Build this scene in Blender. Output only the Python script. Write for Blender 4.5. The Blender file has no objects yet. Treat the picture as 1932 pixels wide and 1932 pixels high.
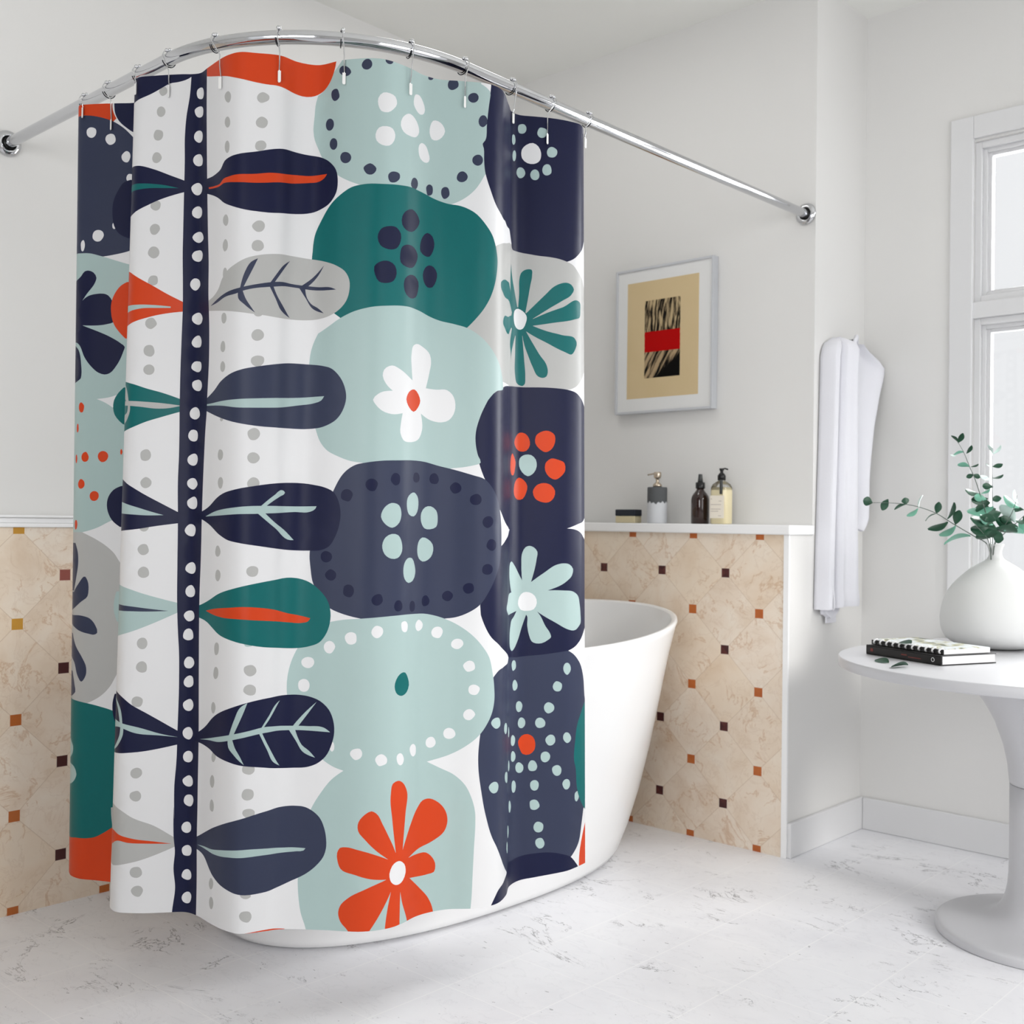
import bpy, bmesh, math, random
import numpy as np
from mathutils import Vector, Matrix, Quaternion
from mathutils.geometry import delaunay_2d_cdt
random.seed(11)
scene = bpy.context.scene
COL = scene.collection

# ------------------------------------------------------------------ camera
FOCAL_PX, YAW, PITCH, ROLL = 2109.16, 0.7505, 0.0085, 0.0126
fwd = Vector((-math.sin(YAW)*math.cos(PITCH), math.cos(YAW)*math.cos(PITCH), math.sin(PITCH)))
r0 = fwd.cross(Vector((0, 0, 1))).normalized(); u0 = r0.cross(fwd)
right = r0*math.cos(ROLL) + u0*math.sin(ROLL); up = -r0*math.sin(ROLL) + u0*math.cos(ROLL)
cd = bpy.data.cameras.new('camera'); cam = bpy.data.objects.new('camera', cd); COL.objects.link(cam)
M3 = Matrix((right, up, -fwd)).transposed().to_4x4()
cam.matrix_world = Matrix.Translation((3.0294, -3.2512, 1.0746)) @ M3
cd.sensor_width = 36.0; cd.sensor_fit = 'HORIZONTAL'; cd.lens = 36.0*FOCAL_PX/1932.0
cd.clip_start = 0.02; cd.clip_end = 100
cd.dof.use_dof = True; cd.dof.focus_distance = 2.5; cd.dof.aperture_fstop = 5.0
scene.camera = cam

# ------------------------------------------------------------------ world, lights, exposure
wd = bpy.data.worlds.new('daylight'); scene.world = wd; wd.use_nodes = True
wn = wd.node_tree; bg = wn.nodes['Background']
bg.inputs[0].default_value = (0.965, 0.98, 1.0, 1); bg.inputs[1].default_value = 0.90

def area(name, loc, target, sx, sy, power, color=(1, 1, 1)):
    l = bpy.data.lights.new(name, 'AREA'); l.shape = 'RECTANGLE'; l.size = sx; l.size_y = sy
    l.energy = power; l.color = color
    o = bpy.data.objects.new(name, l); COL.objects.link(o); o.location = loc
    o.rotation_euler = (Vector(target) - Vector(loc)).to_track_quat('-Z', 'Y').to_euler()
    return o
# daylight through the window beside the table and the tall side window
area('window_daylight', (2.25, 0.80, 1.65), (2.0, -1.2, 0.9), 1.2, 1.7, 108, (0.98, 0.99, 1.0))
area('side_window_daylight', (4.75, -1.4, 1.5), (1.5, -1.2, 1.2), 2.4, 2.0, 33, (0.99, 0.99, 1.0))
area('added_rear_fill', (2.9, -5.5, 1.5), (0.4, -1.2, 1.4), 2.0, 1.6, 12, (0.99, 0.99, 1.0)).data.spread = math.radians(70)  # unseen fill added behind the camera to lighten the room
area('added_fill_over_tub', (0.6, -0.8, 2.86), (0.6, -0.8, 0), 0.5, 0.5, 3.6, (1.0, 0.99, 0.97))  # unseen overhead fill, added to brighten the back wall and ceiling
def sun(name, direction, energy, soft, color):
    l = bpy.data.lights.new(name, 'SUN'); l.energy = energy; l.angle = math.radians(soft); l.color = color
    o = bpy.data.objects.new(name, l); COL.objects.link(o); o.location = (3, 2, 4)
    o.rotation_euler = Vector(direction).to_track_quat('-Z', 'Y').to_euler(); return o
sun('hazy_sun_side', (-1, .20, -.38), 1.35, 15, (1.0, 0.98, 0.95))
sun('hazy_sun_window', (-.35, -1, -.75), 0.5, 12, (1.0, 0.98, 0.95))

scene.view_settings.view_transform = 'Standard'
scene.view_settings.look = 'None'
scene.view_settings.gamma = 1.0
scene.view_settings.use_curve_mapping = False
scene.view_settings.exposure = 0.0
scene.cycles.max_bounces = 8; scene.cycles.diffuse_bounces = 4; scene.cycles.glossy_bounces = 4
scene.cycles.transmission_bounces = 6; scene.cycles.transparent_max_bounces = 8
scene.cycles.caustics_reflective = False; scene.cycles.caustics_refractive = False
scene.cycles.use_denoising = True; scene.cycles.use_adaptive_sampling = True; scene.cycles.adaptive_threshold = 0.05; scene.cycles.adaptive_min_samples = 24

# ------------------------------------------------------------------ materials
def lin(c):
    return tuple(((v/255.0)/12.92 if v/255.0 <= .04045 else ((v/255.0+.055)/1.055)**2.4) for v in c)
def mat(name, rgb, rough=.5, metal=0.0, spec=.5, coat=0.0, scale=1.0, sheen=0.0, trans=0.0, ior=1.45, bump=None):
    m = bpy.data.materials.new(name); m.use_nodes = True
    b = m.node_tree.nodes['Principled BSDF']
    c = tuple(min(1.0, v*scale) for v in lin(rgb))
    b.inputs['Base Color'].default_value = (*c, 1); b.inputs['Roughness'].default_value = rough
    b.inputs['Metallic'].default_value = metal; b.inputs['Specular IOR Level'].default_value = spec
    b.inputs['Coat Weight'].default_value = coat; b.inputs['Sheen Weight'].default_value = sheen
    b.inputs['Transmission Weight'].default_value = trans; b.inputs['IOR'].default_value = ior
    if bump:
        nt = m.node_tree; n = nt.nodes.new('ShaderNodeTexNoise'); n.inputs['Scale'].default_value = bump[0]
        n.inputs['Detail'].default_value = 4
        tc = nt.nodes.new('ShaderNodeTexCoord'); nt.links.new(tc.outputs['Object'], n.inputs['Vector'])
        bp = nt.nodes.new('ShaderNodeBump'); bp.inputs['Strength'].default_value = bump[1]; bp.inputs['Distance'].default_value = .002
        nt.links.new(n.outputs['Fac'], bp.inputs['Height']); nt.links.new(bp.outputs['Normal'], b.inputs['Normal'])
    return m

class NT:
    """tiny helper for node maths"""
    def __init__(s, m): s.nt = m.node_tree; s.L = s.nt.links
    def new(s, t, **k):
        n = s.nt.nodes.new(t)
        for a, v in k.items(): setattr(n, a, v)
        return n
    def m(s, op, a, b=None, c=None):
        n = s.new('ShaderNodeMath', operation=op)
        for i, v in enumerate((a, b, c)):
            if v is None: continue
            if isinstance(v, (int, float)): n.inputs[i].default_value = v
            else: s.L.new(v, n.inputs[i])
        return n.outputs[0]
    def mix(s, f, a, b, mode='MIX'):
        n = s.new('ShaderNodeMix', data_type='RGBA', blend_type=mode)
        for k, v in ((0, f), (6, a), (7, b)):
            if isinstance(v, (int, float)): n.inputs[k].default_value = v
            elif isinstance(v, tuple): n.inputs[k].default_value = (*v, 1) if len(v) == 3 else v
            else: s.L.new(v, n.inputs[k])
        return n.outputs[2]
    def noise(s, vec, sc, det=3, rough=.5, dist=0.0, dim='3D'):
        n = s.new('ShaderNodeTexNoise', noise_dimensions=dim); n.inputs['Scale'].default_value = sc
        n.inputs['Detail'].default_value = det; n.inputs['Roughness'].default_value = rough; n.inputs['Distortion'].default_value = dist
        if vec is not None: s.L.new(vec, n.inputs['Vector'])
        return n.outputs['Fac']
    def ramp(s, f, stops):
        n = s.new('ShaderNodeValToRGB'); e = n.color_ramp.elements
        while len(e) < len(stops): e.new(.5)
        for i, (p, c) in enumerate(stops): e[i].position = p; e[i].color = (*c, 1)
        s.L.new(f, n.inputs[0]); return n.outputs[0]
    def xyz(s, v):
        n = s.new('ShaderNodeSeparateXYZ'); s.L.new(v, n.inputs[0]); return n.outputs
    def comb(s, x, y, z):
        n = s.new('ShaderNodeCombineXYZ')
        for i, v in enumerate((x, y, z)):
            if isinstance(v, (int, float)): n.inputs[i].default_value = v
            else: s.L.new(v, n.inputs[i])
        return n.outputs[0]

def g1(v): return (v, v, v)
# cream marble tile with small square insets; 'axis' is the wall's horizontal axis
def tile_material(name, axis, off, lit_top):
    m = bpy.data.materials.new(name); m.use_nodes = True; k = NT(m); b = m.node_tree.nodes['Principled BSDF']
    geo = k.new('ShaderNodeNewGeometry'); P = geo.outputs['Position']; xyz = k.xyz(P)
    u = k.m('DIVIDE', k.m('SUBTRACT', xyz[axis], off), .26)
    v = k.m('DIVIDE', k.m('SUBTRACT', xyz[2], .0059), .2584)
    def cell(a, sh):
        w = k.m('ADD', a, .5 + sh); return k.m('ABSOLUTE', k.m('SUBTRACT', k.m('FRACT', w), .5))
    def square(sh):
        d = k.m('MAXIMUM', cell(u, sh), cell(v, sh)); return k.m('LESS_THAN', d, .0585)
    orange, dark = square(0.0), square(.5)
    p, q = k.m('ADD', u, v), k.m('SUBTRACT', u, v)
    jn = k.m('MINIMUM', cell(p, 0.0), cell(q, 0.0))
    joint = k.m('LESS_THAN', jn, .0055)
    tid = k.comb(k.m('FLOOR', p), k.m('FLOOR', q), 3.0)
    wn_ = k.new('ShaderNodeTexWhiteNoise', noise_dimensions='3D'); k.L.new(tid, wn_.inputs[0]); rnd = wn_.outputs['Value']
    off_v = k.new('ShaderNodeVectorMath', operation='SCALE'); k.L.new(wn_.outputs['Color'], off_v.inputs[0]); off_v.inputs['Scale'].default_value = 7.0
    add = k.new('ShaderNodeVectorMath', operation='ADD'); k.L.new(P, add.inputs[0]); k.L.new(off_v.outputs[0], add.inputs[1]); Q = add.outputs[0]
    base = k.ramp(k.noise(Q, 6, 6, .6, .6), [(.25, lin((226, 202, 176))), (.5, lin((242, 225, 205))), (.75, lin((249, 238, 222)))])
    base = k.mix(k.m('MULTIPLY', rnd, .35), base, lin((238, 212, 178)))
    v1 = k.m('ABSOLUTE', k.m('SUBTRACT', k.noise(Q, 4.5, 7, .62, 1.2), .5))
    vein = k.m('MULTIPLY', k.m('SMOOTH_MIN', k.m('SUBTRACT', 1.0, k.m('MULTIPLY', v1, 55.0)), 1.0, .1), 1.0)
    vein = k.m('MULTIPLY', k.m('MAXIMUM', vein, 0.0), k.m('GREATER_THAN', k.noise(Q, 9, 2), .5))
    base = k.mix(k.m('MULTIPLY', vein, .45), base, lin((196, 142, 86)))
    v2 = k.m('ABSOLUTE', k.m('SUBTRACT', k.noise(Q, 14, 5, .6, .8), .5))
    vein2 = k.m('MAXIMUM', k.m('SUBTRACT', 1.0, k.m('MULTIPLY', v2, 40.0)), 0.0)
    base = k.mix(k.m('MULTIPLY', vein2, .18), base, lin((196, 160, 128)))
    base = k.mix(k.m('MULTIPLY', joint, .45), base, lin((196, 168, 140)))
    oc = k.mix(k.m('GREATER_THAN', xyz[2], .74), lin((188, 104, 46)), lin((206, 152, 62))) if lit_top else k.mix(k.noise(P, 30, 2), lin((170, 82, 36)), lin((208, 120, 58)))  # left wall: brighter light near the top painted into the inset colours
    dc = k.mix(k.m('GREATER_THAN', xyz[2], .85), lin((74, 34, 34)), lin((150, 84, 74))) if lit_top else k.mix(rnd, lin((66, 30, 32)), lin((96, 46, 42)))
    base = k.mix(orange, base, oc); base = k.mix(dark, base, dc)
    base = k.mix(1.0, base, (.88, .89, .91), 'MULTIPLY')
    k.L.new(base, b.inputs['Base Color']); b.inputs['Roughness'].default_value = .32; b.inputs['Specular IOR Level'].default_value = .35
    return m

def floor_material():
    m = bpy.data.materials.new('white_marble_floor'); m.use_nodes = True; k = NT(m); b = m.node_tree.nodes['Principled BSDF']
    geo = k.new('ShaderNodeNewGeometry'); P = geo.outputs['Position']; xyz = k.xyz(P)
    def fr(a, off, per):
        w = k.m('ADD', k.m('DIVIDE', k.m('SUBTRACT', a, off), per), .5); return k.m('ABSOLUTE', k.m('SUBTRACT', k.m('FRACT', w), .5))
    jx, jy = fr(xyz[0], 1.637, .474), fr(xyz[1], -1.922, .2365)
    jx2 = fr(xyz[0], 1.875, .474)
    jl = k.m('MAXIMUM', k.m('LESS_THAN', k.m('MINIMUM', jx, jx2), .0030), k.m('LESS_THAN', jy, .0050))
    cid = k.comb(k.m('FLOOR', k.m('DIVIDE', k.m('SUBTRACT', xyz[0], 1.637), .2375)), k.m('FLOOR', k.m('DIVIDE', k.m('ADD', xyz[1], 1.922), .2365)), 0.0)
    w = k.new('ShaderNodeTexWhiteNoise', noise_dimensions='3D'); k.L.new(cid, w.inputs[0])
    base = k.ramp(k.noise(P, 2.2, 8, .62, .5), [(.3, lin((232, 232, 236))), (.5, lin((241, 241, 244))), (.72, lin((247, 247, 249)))])
    base = k.mix(k.m('MULTIPLY', w.outputs['Value'], .10), base, lin((228, 230, 238)))
    # short dark cracks: thin contour lines of a stretched noise, kept only in patches
    sc = k.new('ShaderNodeVectorMath', operation='MULTIPLY'); k.L.new(P, sc.inputs[0]); sc.inputs[1].default_value = (1.0, 1.9, 1.0)
    n1 = k.m('ABSOLUTE', k.m('SUBTRACT', k.noise(sc.outputs[0], 2.6, 9, .66, 1.0), .5))
    crack = k.m('MAXIMUM', k.m('SUBTRACT', 1.0, k.m('MULTIPLY', n1, 160.0)), 0.0)
    keep = k.m('SMOOTHSTEP', k.noise(P, 8.0, 3, .6), .5, .66) if False else k.m('MULTIPLY', k.m('MAXIMUM', k.m('SUBTRACT', k.noise(P, 6.0, 3, .6), .515), 0.0), 14.0)
    crack = k.m('MINIMUM', k.m('MULTIPLY', crack, keep), 1.0)
    base = k.mix(k.m('MULTIPLY', crack, .8), base, lin((92, 90, 94)))
    n2 = k.m('ABSOLUTE', k.m('SUBTRACT', k.noise(sc.outputs[0], 6.5, 6, .6, .6), .5))
    fine = k.m('MAXIMUM', k.m('SUBTRACT', 1.0, k.m('MULTIPLY', n2, 90.0)), 0.0)
    base = k.mix(k.m('MULTIPLY', fine, .10), base, lin((140, 140, 148)))
    spk = k.m('GREATER_THAN', k.noise(sc.outputs[0], 42, 2, .5), .735)
    base = k.mix(k.m('MULTIPLY', spk, .55), base, lin((110, 108, 112)))
    base = k.mix(k.m('MULTIPLY', jl, .6), base, lin((253, 253, 253)))
    k.L.new(base, b.inputs['Base Color']); b.inputs['Roughness'].default_value = .42; b.inputs['Specular IOR Level'].default_value = .35
    return m

def paint(name, rgb, rough=.7):
    m = bpy.data.materials.new(name); m.use_nodes = True; k = NT(m); b = m.node_tree.nodes['Principled BSDF']
    geo = k.new('ShaderNodeNewGeometry'); P = geo.outputs['Position']
    c = k.mix(k.m('MULTIPLY', k.noise(P, 1.3, 4), .5), lin(rgb), tuple(v*.965 for v in lin(rgb)))
    k.L.new(c, b.inputs['Base Color']); b.inputs['Roughness'].default_value = rough; b.inputs['Specular IOR Level'].default_value = .25
    return m

M = {}
M['wall'] = paint('white_wall_paint', (225, 224, 222))
M['ceiling'] = paint('ceiling_paint', (240, 240, 236))
M['trim'] = mat('white_trim_paint', (220, 220, 221), .35, spec=.4)
M['ledge'] = mat('white_ledge_board', (240, 240, 240), .35, spec=.4)
M['tile_b'] = tile_material('cream_inset_tile_back', 0, .4656+.13, False)
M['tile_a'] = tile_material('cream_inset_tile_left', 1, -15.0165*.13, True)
M['floor'] = floor_material()
M['chrome'] = mat('polished_chrome', (206, 207, 210), .07, metal=1.0)
M['chrome_dark'] = mat('dark_chrome_rim', (70, 72, 76), .2, metal=1.0)
M['tub'] = mat('white_acrylic_tub', (233, 233, 233), .16, spec=.5)
M['table'] = mat('white_lacquer_table', (203, 203, 206), .3, spec=.4)
M['vase'] = mat('matt_white_ceramic', (216, 217, 216), .55, spec=.3, bump=(9, .15))
M['cotton'] = mat('white_cotton_waffle', (225, 225, 231), .9, spec=.1, sheen=.2, bump=(220, .35))
M['frame'] = mat('pale_grey_frame', (196, 198, 202), .35)
M['mat'] = mat('white_passe_partout', (226, 226, 225), .7)
M['black'] = mat('black_plastic', (14, 14, 15), .3)
M['grey_plastic'] = mat('dark_grey_plastic', (58, 60, 60), .4)
M['clip'] = mat('clear_hook_tag', (226, 226, 224), .25)
M['amber'] = mat('dark_brown_glass', (42, 22, 18), .08, coat=.5)
M['brushed'] = mat('brushed_nickel', (196, 182, 164), .25, metal=1.0)
M['conc_dark'] = mat('charcoal_concrete', (84, 86, 88), .8, bump=(60, .4))
M['conc_light'] = mat('white_concrete', (204, 206, 210), .8, bump=(60, .4))
M['label'] = mat('cream_paper_label', (238, 230, 216), .6)
M['label_ink'] = mat('faded_label_ink', (190, 180, 170), .6)
M['liquid'] = mat('pale_yellow_soap', (222, 210, 172), .12, coat=.6)
M['soap_dark'] = mat('navy_black_soap', (22, 30, 42), .5)
M['soap_light'] = mat('cream_soap', (206, 194, 160), .6, bump=(40, .4))
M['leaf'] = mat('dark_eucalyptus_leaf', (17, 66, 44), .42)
M['leaf_l'] = mat('backlit_silver_green_leaf', (104, 162, 140), .45)  # paler leaf back, plus window light through the blade put into the colour
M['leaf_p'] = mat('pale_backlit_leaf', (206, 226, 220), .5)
M['stem'] = mat('grey_green_twig', (84, 96, 88), .6)
M['book_black'] = mat('black_book_cloth', (16, 14, 15), .4)
M['paper'] = mat('white_page_block', (228, 228, 228), .8)
M['red_ink'] = mat('dull_red_foil', (120, 46, 40), .4)
def glass_mat():
    m = bpy.data.materials.new('clear_glass'); m.use_nodes = True; nt = m.node_tree
    b = nt.nodes['Principled BSDF']; nt.nodes.remove(b); out = nt.nodes['Material Output']
    t = nt.nodes.new('ShaderNodeBsdfTransparent'); g = nt.nodes.new('ShaderNodeBsdfGlossy'); g.inputs['Roughness'].default_value = .02
    f = nt.nodes.new('ShaderNodeFresnel'); f.inputs[0].default_value = 1.4; mx = nt.nodes.new('ShaderNodeMixShader')
    nt.links.new(f.outputs[0], mx.inputs[0]); nt.links.new(t.outputs[0], mx.inputs[1]); nt.links.new(g.outputs[0], mx.inputs[2])
    nt.links.new(mx.outputs[0], out.inputs[0]); return m
M['glass'] = glass_mat()

# ------------------------------------------------------------------ mesh helpers
class MB:
    def __init__(s): s.v = []; s.f = []; s.mi = []; s.sm = []
    def add(s, vs, fs, mi=0, smooth=False):
        o = len(s.v); s.v += [tuple(v) for v in vs]
        for f in fs: s.f.append(tuple(i+o for i in f)); s.mi.append(mi); s.sm.append(smooth)
        return s
    def box(s, a, b, mi=0):
        x0, y0, z0 = a; x1, y1, z1 = b
        vs = [(x0,y0,z0),(x1,y0,z0),(x1,y1,z0),(x0,y1,z0),(x0,y0,z1),(x1,y0,z1),(x1,y1,z1),(x0,y1,z1)]
        return s.add(vs, [(0,3,2,1),(4,5,6,7),(0,1,5,4),(1,2,6,5),(2,3,7,6),(3,0,4,7)], mi)
    def lathe(s, prof, c=(0,0,0), n=48, mi=0, smooth=True, sx=1, sy=1):
        vs = []; fs = []
        for r, z in prof:
            for i in range(n):
                a = 2*math.pi*i/n; vs.append((c[0]+r*math.cos(a)*sx, c[1]+r*math.sin(a)*sy, c[2]+z))
        for j in range(len(prof)-1):
            for i in range(n):
                i2 = (i+1) % n; fs.append((j*n+i, j*n+i2, (j+1)*n+i2, (j+1)*n+i))
        s.add(vs, fs, mi, smooth)
        s.add([], [])
        o = len(s.v)-len(vs)
        if prof[0][0] > 1e-6: s.f.append(tuple(o+i for i in reversed(range(n)))); s.mi.append(mi); s.sm.append(False)
        if prof[-1][0] > 1e-6: s.f.append(tuple(o+(len(prof)-1)*n+i for i in range(n))); s.mi.append(mi); s.sm.append(False)
        return s
    def tube(s, pts, r, n=12, mi=0, cap=True, rs=None):
        pts = [Vector(p) for p in pts]; T = []
        for i in range(len(pts)):
            a = pts[max(i-1, 0)]; b = pts[min(i+1, len(pts)-1)]; T.append((b-a).normalized())
        ref = Vector((0, 0, 1)) if abs(T[0].z) < .9 else Vector((1, 0, 0))
        nrm = (ref - T[0]*ref.dot(T[0])).normalized(); vs = []; fs = []
        for i, p in enumerate(pts):
            if i: nrm = (nrm - T[i]*nrm.dot(T[i])).normalized()
            bi = T[i].cross(nrm); rr = rs[i] if rs else r
            for k in range(n):
                a = 2*math.pi*k/n; vs.append(p + (nrm*math.cos(a) + bi*math.sin(a))*rr)
        for i in range(len(pts)-1):
            for k in range(n):
                k2 = (k+1) % n; fs.append((i*n+k, i*n+k2, (i+1)*n+k2, (i+1)*n+k))
        s.add(vs, fs, mi, True); o = len(s.v)-len(vs)
        if cap:
            s.f.append(tuple(o+i for i in reversed(range(n)))); s.mi.append(mi); s.sm.append(False)
            s.f.append(tuple(o+(len(pts)-1)*n+i for i in range(n))); s.mi.append(mi); s.sm.append(False)
        return s
    def ball(s, c, r, mi=0, n=12):
        prof = [(max(r*math.sin(math.pi*j/8), 1e-7 if j in (0, 8) else 0), -r*math.cos(math.pi*j/8)) for j in range(9)]
        return s.lathe(prof, c, n, mi)
    def grid(s, rows, mi=0, smooth=True, closed=False):
        n = len(rows[0]); vs = [v for r in rows for v in r]; fs = []
        for j in range(len(rows)-1):
            for i in range(n if closed else n-1):
                i2 = (i+1) % n; fs.append((j*n+i, j*n+i2, (j+1)*n+i2, (j+1)*n+i))
        return s.add(vs, fs, mi, smooth)
    def build(s, name, mats, parent=None, bevel=0.0, seg=2, origin=None):
        if not isinstance(mats, (list, tuple)): mats = [mats]
        me = bpy.data.meshes.new(name)
        org = Vector(origin) if origin is not None else Vector((0, 0, 0))
        me.from_pydata([tuple(Vector(v)-org) for v in s.v], [], s.f)
        for m in mats: me.materials.append(m)
        me.polygons.foreach_set('material_index', s.mi); me.polygons.foreach_set('use_smooth', s.sm); me.update()
        o = bpy.data.objects.new(name, me); COL.objects.link(o); o.location = org
        if parent: o.parent = parent; o.matrix_parent_inverse = Matrix.Identity(4); o.location = org - world_loc(parent)
        if bevel:
            b = o.modifiers.new('edge', 'BEVEL'); b.width = bevel; b.segments = seg; b.limit_method = 'ANGLE'; b.angle_limit = math.radians(40)
        return o
WL = {}
def world_loc(o):
    v = Vector(o.location)
    while o.parent: o = o.parent; v = v + Vector(o.location)
    return v
def thing(name, label, cat, loc, group=None):
    o = bpy.data.objects.new(name, None); COL.objects.link(o); o.location = loc; o.empty_display_size = .05
    return tag(o, label, cat, group)
def tag(o, label, cat, group=None):
    o['label'] = label; o['category'] = cat
    if group: o['group'] = group
    return o
def struct(o):
    o['kind'] = 'structure'; return o
def sub(name, mb, mats, parent, bevel=0.0, label=None, seg=2):
    o = mb.build(name, mats, parent, bevel, seg)
    if label: o['label'] = label
    return o

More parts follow.
